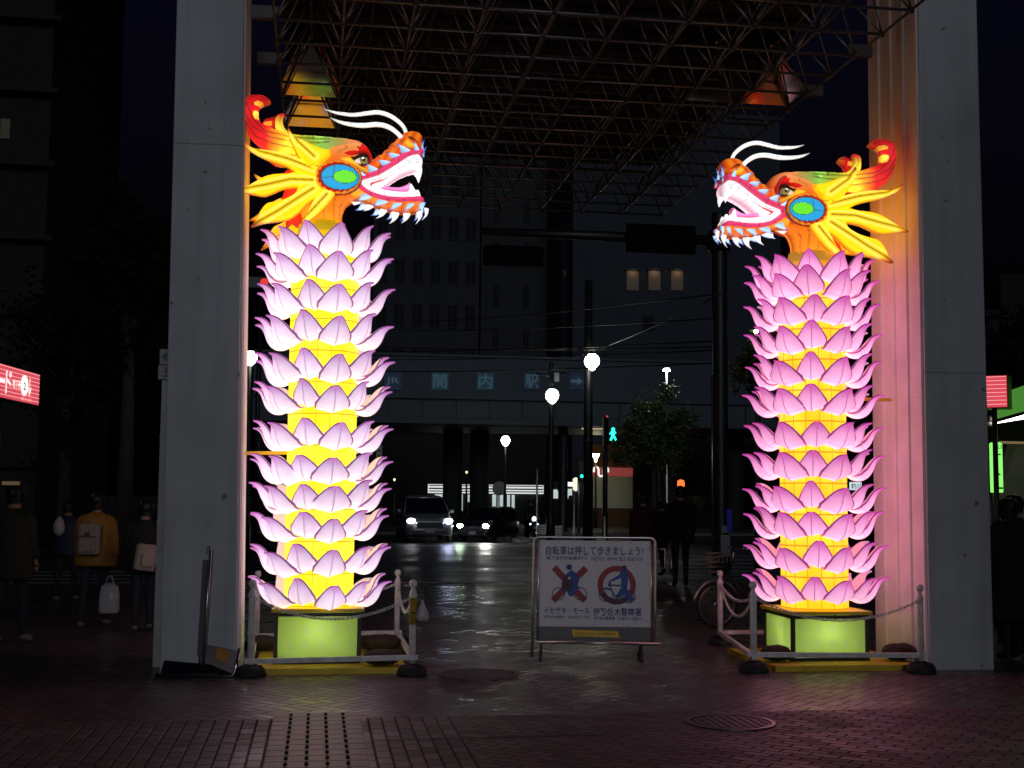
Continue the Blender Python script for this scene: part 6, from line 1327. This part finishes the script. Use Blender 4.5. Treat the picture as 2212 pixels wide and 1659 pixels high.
# small lit shop left of the utility pole
Ys3 = W(1225, 1070, 70).y; O = Vector((P(1225, 1070, Ys3).x, Ys3, 0)); X = lambda x_: P(x_, 1066, Ys3).x - O.x; Zz = lambda y_: P(1225, y_, Ys3).z
sh = thing('lit_kiosk', 'small kiosk with a bright white opening beside the utility pole', 'kiosk', O)
q = MB(); q.box(((X(1192) + X(1262)) / 2, .6, Zz(1040) / 2), (X(1262) - X(1192), 1.0, Zz(1040))); q.build('wall', M['bldC'], sh)
q = MB(); q.prism([(X(1196), Zz(1077)), (X(1196), Zz(1058)), (X(1203), Zz(1057)), (X(1216), Zz(1077))], .04, .08); q.prism([(X(1212), Zz(1056)), (X(1236), Zz(1056)), (X(1236), Zz(1076)), (X(1226), Zz(1077))], .04, .08); q.build('bright_opening', glow('kiosk_glow', (.85, .97, .95), .55), sh)
q = MB(); q.box(((X(1224) + X(1238)) / 2, 0, Zz(1046)), (X(1238) - X(1224), .15, .24)); q.build('light_box', M['whitesign'], sh)
q = MB(); q.lathe([(.02, -.38), (.16, -.3), (.17, .3), (.02, .38)], (X(1243), -.1, Zz(1046)), 12); q.build('paper_lantern', glow('cream_lantern', (1, .93, .72), 1.0), sh)
gq = W(1232, 1100, 66); gq.z = 0; person('person silhouetted in front of the bright kiosk', gq, P(1232, 1071, gq.y).z, 0.4, M['blackcoat'], M['blackcoat'], M['blackcoat'], .2, coat=(M['blackcoat'], .8, .25))
c = W(1462, 1046, 66)
for k, dx in enumerate((-.22, .22)):
    q = MB(); q.lathe([(.06, -.24), (.17, -.18), (.20, 0), (.17, .18), (.06, .24)], n=14); o = q.build('paper_lantern', M['redlantern'], loc=c + Vector((dx, 0, 0))); tag(o, ('left' if k == 0 else 'right') + ' of two glowing red orange paper lanterns beyond the street tree', 'lantern', 'red paper lanterns')
    q = MB(); q.lathe([(.07, -.28), (.07, -.24)], n=10); q.lathe([(.07, .24), (.07, .29)], n=10); q.build('black_cap', M['black'], o)
c = P(1848, 1050, W(1848, 1050, 45).y); q = MB(); q.box((0, 0, 0), (.42, .08, .28)); o = q.build('lit_sign', M['cyan'], loc=c); tag(o, 'small pale cyan lit sign seen between the right column and the fluted pillar', 'sign'); letters('lettering', '釣川', -.18, .18, -.1, .1, -.042, mat('dark_cyan_print', (.02, .1, .14), .5), o)

# ------------------------------------------------------------------ guard panels and traffic island
g = W(1186, 1160, 50); g.z = -.12
isl = MB(); isl.rbox((.2, .2, .07), (3.4, 1.4, .16), .5); o = isl.build('traffic_island', M['kerb'], loc=g); struct(o)
for k, (a_, b_, y0, y1) in enumerate(((1157, 1181, 1134, 1154), (1185, 1214, 1136, 1158))):
    A_, B_ = P(a_, y1, g.y), P(b_, y0, g.y); t = thing('guard_panel', ('smaller left' if k == 0 else 'larger right') + ' white striped guard panel standing on the traffic island', 'guard panel', ((A_.x + B_.x) / 2, g.y, A_.z - .25), 0, 'striped guard panels')
    w_, h_ = B_.x - A_.x, B_.z - A_.z
    q = MB(); q.box((0, 0, .25 + h_ / 2), (w_, .05, h_)); pn = q.build('panel', M['plasticw'], t)
    q = MB()
    for j in range(3): q.box((0, -.027, .25 + h_ * (.22 + .27 * j)), (w_, .01, h_ * .07))
    q.build('dark_stripe', M['greendark'], pn)
    for s_ in (-1, 1): q = MB(); q.tube([(s_ * w_ * .4, 0, 0), (s_ * w_ * .4, 0, .25)], .02, 6); q.build('leg', M['darksteel'], t)

# ------------------------------------------------------------------ vehicles
def car(label, p, rz, paint, hl, hr, sc=1.0, fog=True):
    t = thing('car', label, 'car', p, rz); t.scale = (sc, sc, sc)
    def ring(y, w_, zb, zt, wt=None):
        wt = wt or w_ * .93; r = .08
        return [(-w_, y, zb + r), (-w_ + r, y, zb), (w_ - r, y, zb), (w_, y, zb + r), (w_ * 1.02, y, (zb + zt) / 2), (w_, y, zt - .16), (wt, y, zt - .03), (wt * .8, y, zt), (-wt * .8, y, zt), (-wt, y, zt - .03), (-w_, y, zt - .16), (-w_ * 1.02, y, (zb + zt) / 2)]
    q = MB(); q.loft([ring(-2.36, .62, .42, .78), ring(-2.32, .80, .32, .90), ring(-2.15, .88, .26, .98), ring(-1.5, .92, .24, 1.08), ring(-1.1, .925, .24, 1.12), ring(0, .925, .24, 1.14), ring(1.6, .925, .24, 1.14), ring(2.1, .90, .28, 1.12), ring(2.3, .80, .4, 1.0)], smooth=True); q.build('body', paint, t)
    def cab(z, y0, y1, w_, r=.12): return [(-w_, y0 + r, z), (-w_ + r, y0, z), (w_ - r, y0, z), (w_, y0 + r, z), (w_, y1 - r, z), (w_ - r, y1, z), (-w_ + r, y1, z), (-w_, y1 - r, z)]
    q = MB(); q.loft([cab(1.10, -1.25, 2.15, .87), cab(1.40, -.78, 2.08, .80), cab(1.68, -.35, 1.98, .71)]); q.build('cabin_glass', M['carglass'], t)
    q = MB(); q.loft([cab(1.68, -.40, 2.0, .73), cab(1.75, -.20, 1.9, .66), cab(1.79, .1, 1.6, .5)], smooth=True)
    for s_ in (-1, 1): q.tube([(s_ * .86, -1.22, 1.11), (s_ * .79, -.74, 1.41), (s_ * .71, -.33, 1.69)], .035, 6)
    q.build('roof', paint, t)
    q = MB(); q.rbox((0, -2.34, .66), (1.0, .06, .24), .02); 
    for k in range(4): q.box((0, -2.375, .58 + .055 * k), (.94, .012, .016))
    q.build('grille', M['grille'], t)
    q = MB(); q.rbox((0, -2.35, .40), (1.3, .07, .14), .03); q.build('bumper_intake', M['cardark'], t)
    q = MB(); q.box((0, -2.40, .47), (.36, .015, .17)); q.build('licence_plate', mat('plate', (.35, .35, .33), .5), t)
    for s_, mm_ in ((-1, hl), (1, hr)):
        q = MB(); q.ball((s_ * .70, -2.335, .82), .12, 10, 0, (1.4, .5, .85)); q.build('headlight', mm_, t)
        if fog: q = MB(); q.ball((s_ * .50, -2.33, .74), .04, 8); q.build('side_lamp', M['smalllamp'], t)
        q = MB(); q.ball((s_ * 1.02, -.75, 1.18), .12, 8, 0, (1, .6, .8)); q.build('mirror', paint, t)
        for y_ in (-1.45, 1.45):
            Mr = Matrix.Rotation(R(90), 3, 'Z'); q = MB(); q.ring((s_ * .82, y_, .34), .25, .09, 22, 8, M=Mr); wh = q.build('wheel', M['rubber'], t)
            q = MB(); q.loft([[(s_ * .82 + x_, y_ + .2 * math.cos(a_), .34 + .2 * math.sin(a_)) for a_ in [2 * math.pi * k / 16 for k in range(16)]] for x_ in (-.06, .06)]); q.build('rim', M['darksteel'], wh)
    return t
g = W(914, 1156, 50); g.z = -.12
car('silver car with bluish headlights waiting at the stop line', g, -YAW + R(10), M['carpaint'], M['smalllamp'] if False else glow('headlamp_white', (.95, .97, 1), 14.0), M['headblue'])
g = W(1068, 1152, 49); g.z = -.12; g.y += 1.5
car('dark car with one dazzling headlight turning right of the silver car', g, -YAW + R(-20), M['darkcar'], M['headgreen'], M['head'], .76, False)
# scooter and rider
g = W(1146, 1155, 54); g.z = -.12
t = thing('scooter', 'scooter with small bright lamps left of the traffic island', 'scooter', g, -YAW + R(15))
for y_ in (-.62, .60):
    q = MB(); q.ring((0, y_, .25), .18, .07, 20, 8, M=Matrix.Rotation(R(90), 3, 'Z')); wh = q.build('wheel', M['rubber'], t); q = MB(); q.tube([(-.04, y_, .25), (.04, y_, .25)], .12, 12); q.build('rim', M['steel'], wh)
q = MB(); q.loft([[(w_ * math.cos(a_), y_, zc_ + h_ * math.sin(a_)) for a_ in [2 * math.pi * k / 12 for k in range(12)]] for y_, w_, zc_, h_ in ((-.2, .10, .32, .06), (.1, .16, .38, .10), (.3, .18, .55, .18), (.6, .15, .62, .15), (.85, .05, .66, .06))], smooth=True); q.loft([[(w_ * math.cos(a_), y_ + .05 * math.sin(a_), z_) for a_ in [2 * math.pi * k / 12 for k in range(12)]] for z_, w_, y_ in ((.30, .16, -.38), (.6, .19, -.45), (.85, .17, -.42), (1.0, .10, -.38))], smooth=True); q.build('body', M['darkcar'], t)
q = MB(); q.tube([(0, -.62, .25), (0, -.45, .6), (0, -.38, 1.0)], .03, 8); q.tube([(-.34, -.30, 1.02), (0, -.38, 1.02), (.34, -.30, 1.02)], .018, 8); q.build('handlebar', M['black'], t)
q = MB(); q.rbox((0, .4, .76), (.28, .62, .09), .1); q.build('seat', M['black'], t)
q = MB(); q.ball((0, -.54, .84), .085, 10, 0, (1, .6, 1)); q.build('headlight', glow('scooter_lamp', (.8, .88, 1), 12.0), t)
for s_ in (-1, 1): q = MB(); q.ball((s_ * .16, -.52, .62), .035, 8); q.build('indicator', M['smalllamp'], t)
person('helmeted dark rider sitting on the scooter', g + Vector((.02, .15, -.10)), 1.72, -YAW + R(15), M['blackcoat'], M['blackcoat'], M['blackcoat'], 0, (1.0, .05), (1.0, .05), coat=(M['blackcoat'], .80, .25), seat=True)

# ------------------------------------------------------------------ trees
def tree(label, bx, by, d, crown, rad, n, leaf=.14, trunk=.16, seed=1, name='street_tree', lm=None):
    """crown and rad in metres from the base; leaves are small bent faces in clumps"""
    g = W(bx, by, d); g.z = 0; t = thing(name, label, 'tree', g); rr = random.Random(seed)
    q = MB(); tips = []; top = Vector(crown)
    q.tube([(0, 0, -.05), (.03, .02, crown[2] * .4), (crown[0] * .6, crown[1] * .6, crown[2] * .85)], [trunk, trunk * .75, trunk * .45], 10)
    st_ = Vector((crown[0] * .6, crown[1] * .6, crown[2] * .8))
    for k in range(16):
        a_ = rr.uniform(0, 6.28); e_ = rr.uniform(-.3, 1.0); dv = Vector((math.cos(a_) * rad[0] * .75, math.sin(a_) * rad[1] * .75, e_ * rad[2] * .75)); en = top + dv
        md = st_.lerp(en, .5) + Vector((0, 0, .15)); q.tube([st_ - Vector((0, 0, rr.uniform(0, .6))), md, en], [trunk * .32, trunk * .2, trunk * .06], 6); tips += [md, en]
    q.build('trunk', M['bark'], t)
    cl_ = [(top + Vector((rr.gauss(0, .58) * rad[0], rr.gauss(0, .55) * rad[1], rr.gauss(0, .55) * rad[2])), rr.uniform(.12, .34)) for _ in range(34)] + [(x_, .3) for x_ in tips]
    q = MB()
    for _ in range(n):
        c_, s_ = rr.choice(cl_); p_ = c_ + Vector((rr.gauss(0, s_) * rad[0] * .75, rr.gauss(0, s_) * rad[1] * .75, rr.gauss(0, s_) * rad[2] * .62))
        u = Vector((rr.gauss(0, 1), rr.gauss(0, 1), rr.gauss(0, .6))).normalized(); v = u.cross(Vector((rr.gauss(0, 1), rr.gauss(0, 1), rr.gauss(0, 1)))).normalized(); L = leaf * rr.uniform(.6, 1.3)
        nn = u.cross(v) * L * .18
        q.add([p_ - u * L * .5, p_ + v * L * .28 + nn, p_ + u * L * .5, p_ - v * L * .28 + nn], [(0, 1, 2), (0, 2, 3)])
    q.build('crown', lm or M['leaf'], t); return t
k = 54 / F_
tree('round street tree with a lamp lit top, right of the green walk signal', 1412, 1150, 54, (0, 0, 1.6 + 128 * k), (92 * k * .62, 1.5, 120 * k * .58), 17000, .17, .15, 3)
k = 31 / F_
tree('loose tree behind the petals at the left of the right lotus column', 1640, 1150, 31, (0, 0, 1.6 + 300 * k), (62 * k * .6, .6, 95 * k * .6), 2600, .13, .10, 5)
k = 30 / F_
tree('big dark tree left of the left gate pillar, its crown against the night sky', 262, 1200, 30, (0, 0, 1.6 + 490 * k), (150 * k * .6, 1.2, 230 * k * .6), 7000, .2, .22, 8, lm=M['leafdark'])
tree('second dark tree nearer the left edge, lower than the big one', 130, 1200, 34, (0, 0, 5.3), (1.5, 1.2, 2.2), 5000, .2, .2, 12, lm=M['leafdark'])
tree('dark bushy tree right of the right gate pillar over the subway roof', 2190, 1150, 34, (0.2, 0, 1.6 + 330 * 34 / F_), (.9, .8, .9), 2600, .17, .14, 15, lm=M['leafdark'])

# ------------------------------------------------------------------ subway entrance and lightboxes at the right edge, lightbox at the left
g = W(2170, 1075, 15.5); g.z = 0; O = g
se = thing('subway_entrance', 'subway entrance with a green lit canopy and sloping concrete side wall', 'subway entrance', O)
L = lambda x_, y_, d_: W(x_, y_, d_) - O
def slab(q, pts, th, m=0): pts = [Vector(p_) for p_ in pts]; n_ = (pts[1] - pts[0]).cross(pts[3] - pts[0]).normalized(); n_ = n_ if n_.z > 0 else -n_; q.hexa([p_ for p_ in pts], [p_ + n_ * th for p_ in pts], m)
q = MB(); slab(q, [L(2150, 906, 15.0), L(2330, 855, 15.0), L(2330, 800, 18.5), L(2150, 862, 18.5)], .05); cn = q.build('canopy', M['greencanopy'], se)
q = MB()
for f_ in (0, .16, .34, .52): a_, b_ = L(2150, 906, 15.0).lerp(L(2330, 855, 15.0), f_), L(2150, 862, 18.5).lerp(L(2330, 800, 18.5), f_); q.tube([a_ - Vector((0, 0, .02)), b_ - Vector((0, 0, .02))], .022, 6)
for f_ in (0, .5, 1): a_, b_ = L(2150, 906, 15.0).lerp(L(2150, 862, 18.5), f_), L(2330, 855, 15.0).lerp(L(2330, 800, 18.5), f_); q.tube([a_ - Vector((0, 0, .02)), b_ - Vector((0, 0, .02))], .022, 6)
q.build('canopy_rib_grid', M['black'], cn)
q = MB(); q.tube([L(2150, 909, 15.6), L(2330, 880, 15.6)], .035, 10); q.build('fluorescent_tube', M['tube'], se)
q = MB(); a_, b_ = L(2140, 916, 15.7), L(2330, 886, 15.7); q.tube([a_ + Vector((0, .03, .07)), b_ + Vector((0, .03, .07))], .04, 4); q.ball(a_, .05, 8, 0, (1.6, 1, .6)); q.build('lamp_fitting', M['plasticw'], se)
q = MB(); yw = L(2170, 1000, 17.5).y
w2 = lambda x_, y_: (P(x_, y_, O.y + yw).x - O.x, P(x_, y_, O.y + yw).z)
q.prism([(w2(2104, 1180)[0], 0), w2(2104, 1180), w2(2160, 1072), w2(2198, 955), w2(2400, 955), (w2(2400, 1180)[0], 0)], yw, yw + .25); q.build('side_wall', M['concrete'], se)
q = MB(); q.box((w2(2240, 950)[0], yw + .8, 1.6), (3.6, .2, 3.2)); q.build('back_wall', M['bldC'], se)
q = MB(); a_ = w2(2141, 960); b_ = w2(2192, 960); q.box(((a_[0] + b_[0]) / 2, yw - .2, a_[1] + .02), (b_[0] - a_[0], .1, .03)); q.build('amber_strip', M['amber'], se)
# green lightbox
c = W(2152, 1010, 16.2); hh_ = 54 / F_ * 16.2; w_ = 10 / F_ * 16.2
t = thing('green_lightbox', 'tall narrow green lit sign under the subway canopy', 'sign', (c.x, c.y, 0))
q = MB(); q.rbox((0, 0, c.z), (w_ * 2.3, .12, hh_ * 2), .03); bx_ = q.build('box', M['green'], t)
letters('lettering', 'KI', -.03, .045, c.z + hh_ * .74, c.z + hh_ * .90, -.062, M['greendark'], bx_); letters('lettering', '◀', -.03, .03, c.z + hh_ * .48, c.z + hh_ * .56, -.062, M['black'], bx_); letters('lettering', '▲', -.03, .03, c.z - hh_ * .30, c.z - hh_ * .22, -.062, M['black'], bx_)
q = MB(); q.box((0, -.062, c.z - hh_ * .82), (w_ * 1.7, .006, hh_ * .07)); q.build('green_band', M['greendark'], bx_)
q = MB(); q.tube([(0, .09, 0), (0, .09, c.z)], .03, 8); q.build('post', M['darksteel'], t)
# dark pole in front of it
g = G(2140, 1440); t = thing('steel_pole', 'dark steel pole just right of the right gate pillar', 'pole', g); zt = P(2134, 868, g.y).z
q = MB(); q.lathe([(.035, -.02), (.03, .05), (.026, zt), (0, zt + .01)], n=12); q.lathe([(.036, zt * .62), (.036, zt * .66)], n=12); q.build('post', M['darksteel'], t)
# red striped lightboxes
def redbox(label, c, L_w, Hh, D_, rz, post_to=None):
    t = thing('red_lightbox', label, 'sign', (c.x, c.y, 0), rz, 'red lightboxes')
    q = MB(); q.box((0, D_ / 2 + .006, c.z), (L_w, D_, Hh + .02)); bx_ = q.build('box', M['signred2'], t)
    q = MB(); q.box((0, 0.001, c.z), (L_w - .02, .012, Hh)); fc_ = q.build('lit_face', M['redsign'], t)
    q = MB(); ns = 8
    for k in range(ns): q.box((0, -.007, c.z - Hh / 2 + Hh * (k + .5) / ns + Hh * .03), (L_w - .03, .004, Hh * .018))
    q.build('pale_stripe', M['redstripe'], fc_)
    return t, fc_
c = W(2141, 846, 14.6); t, fc_ = redbox('red striped lightbox with a dark side, on a pole right of the right pillar', c, .36, .36, .30, R(-38))
q = MB(); q.tube([(0.0, .2, 0), (0.0, .2, c.z - .17)], .03, 8); q.build('post', M['darksteel'], t)
pr0, pr1 = W(-60, 810, 15.2), W(85, 831, 17.6)                      # left lightbox, running away from the viewer
dv = pr1 - pr0; Lw = math.hypot(dv.x, dv.y); rz = math.atan2(dv.y, dv.x); cz = W(40, 823, 16.2).z
t, fc_ = redbox('long red striped lightbox with white writing, cut by the left picture edge', Vector(((pr0.x + pr1.x) / 2, (pr0.y + pr1.y) / 2, cz)), Lw, .42, .22, rz)
hx_ = Lw / 2
def fxD(x_):
    r_ = ray(x_, 823); nrm = Vector((dv.y, -dv.x, 0)); p_ = CAM + r_ * ((pr0 - CAM).dot(nrm) / r_.dot(nrm)); return (Vector((p_.x, p_.y, 0)) - Vector((pr0.x, pr0.y, 0))).dot(Vector((dv.x, dv.y, 0)).normalized()) - hx_
letters('lettering', 'マリナ', fxD(-52), fxD(-12), cz - .14, cz + .14, -.010, M['whitesign'], fc_)
letters('lettering', 'ー', fxD(-8), fxD(9), cz - .03, cz + .03, -.010, M['whitesign'], fc_)
letters('lettering', 'ド', fxD(11), fxD(24), cz - .15, cz + .15, -.010, M['whitesign'], fc_)
letters('lettering', '地下街', fxD(26), fxD(44), cz - .06, cz + .06, -.010, M['whitesign'], fc_)
rw = (fxD(57.5) - fxD(46)) / 2; rc = (fxD(57.5) + fxD(46)) / 2
q = MB(); q.loft([[(rc + .14 * math.cos(a_), y_, cz + .01 + .14 * math.sin(a_)) for a_ in [2 * math.pi * k / 28 for k in range(28)]] for y_ in (-.009, -.013)]); rd = q.build('white_disc', M['whitesign'], fc_); letters('lettering', '2', rc - .035, rc + .035, cz - .05, cz + .05, -.015, M['navy'], rd)
letters('lettering', '↓', fxD(59.5), fxD(67), cz - .13, cz + .13, -.010, M['whitesign'], fc_); letters('lettering', '出入口', fxD(46), fxD(67), cz - .19, cz - .145, -.010, M['redstripe'], fc_)
q = MB(); q.tube([(hx_ - 1.2, .12, 0), (hx_ - 1.2, .12, cz - .2)], .05, 10); q.build('post', M['black'], t)

# ------------------------------------------------------------------ low mall shop rows, unseen, added behind the camera to shade both sides
for (x0_, x1_, lb) in ((-24, -5.0, 'low mall shop row added unseen behind the viewer to shade the left side'), (6.6, 26, 'low mall shop row added unseen behind the viewer to shade the right side')):
    t = thing('shop_building', lb, 'building', ((x0_ + x1_) / 2, -12, 0)); wd = x1_ - x0_
    q = MB(); q.box((0, 0, 4.3), (wd, 20, 8.6)); q.build('wall', M['concrete'], t)
    q = MB(); q.box((0, 0, 8.75), (wd + .3, 20.3, .28)); q.build('roof', M['bldC'], t)
    sg_ = 1 if x0_ < 0 else -1
    for k in range(4):
        for z_ in (1.5, 5.2): q = MB(); q.box((sg_ * (wd / 2 + .01), -7.4 + k * 4.9, z_), (.08, 3.6, 2.4)); q.build('window', M['winDark'], t)

# glowing rods that paint the lit beam edges under the bridge, a lamp in the loose tree, pale banners beside the left lantern
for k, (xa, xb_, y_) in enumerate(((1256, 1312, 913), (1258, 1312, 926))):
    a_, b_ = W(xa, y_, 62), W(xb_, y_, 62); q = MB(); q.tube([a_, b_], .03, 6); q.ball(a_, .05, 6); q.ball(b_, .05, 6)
    tag(q.build('glowing_beam_edge', glow('warm_edge_glow', (1, .78, .5), .5, sampled=False)), ('upper' if k == 0 else 'lower') + ' of two thin glowing rods painting lit beam edges under the railway bridge', 'beam edge', 'painted lit beam edges under the bridge')
globe_lamp('warm lamp half hidden in the leaves beside the right lotus column', 1633, 716, 30.6, 4.5, mt=glow('leaf_lamp', (1, .9, .45), 30.0))
c = W(819, 985, 46); t = thing('banner', 'pale narrow banner seen just right of the left lotus petals', 'banner', (c.x, c.y, -.1))
zb, zt = P(819, 1030, c.y).z + .1, P(819, 962, c.y).z + .1
q = MB(); q.box((0, 0, (zb + zt) / 2), (.20, .02, zt - zb)); bn = q.build('cloth', mat('pale_banner', (.5, .5, .5), .7, var=.3, scale=8), t)
q = MB()
for k in range(5): q.box((0, -.013, zb + (zt - zb) * (.15 + .17 * k)), (.11, .004, .09))
q.build('printed_mark_pattern', M['black'], bn)
q = MB(); q.tube([(.12, 0, 0), (.12, 0, zt + .05)], .02, 8); q.tube([(-.1, 0, zt + .02), (.12, 0, zt + .02)], .012, 6); q.build('pole', M['darksteel'], t)
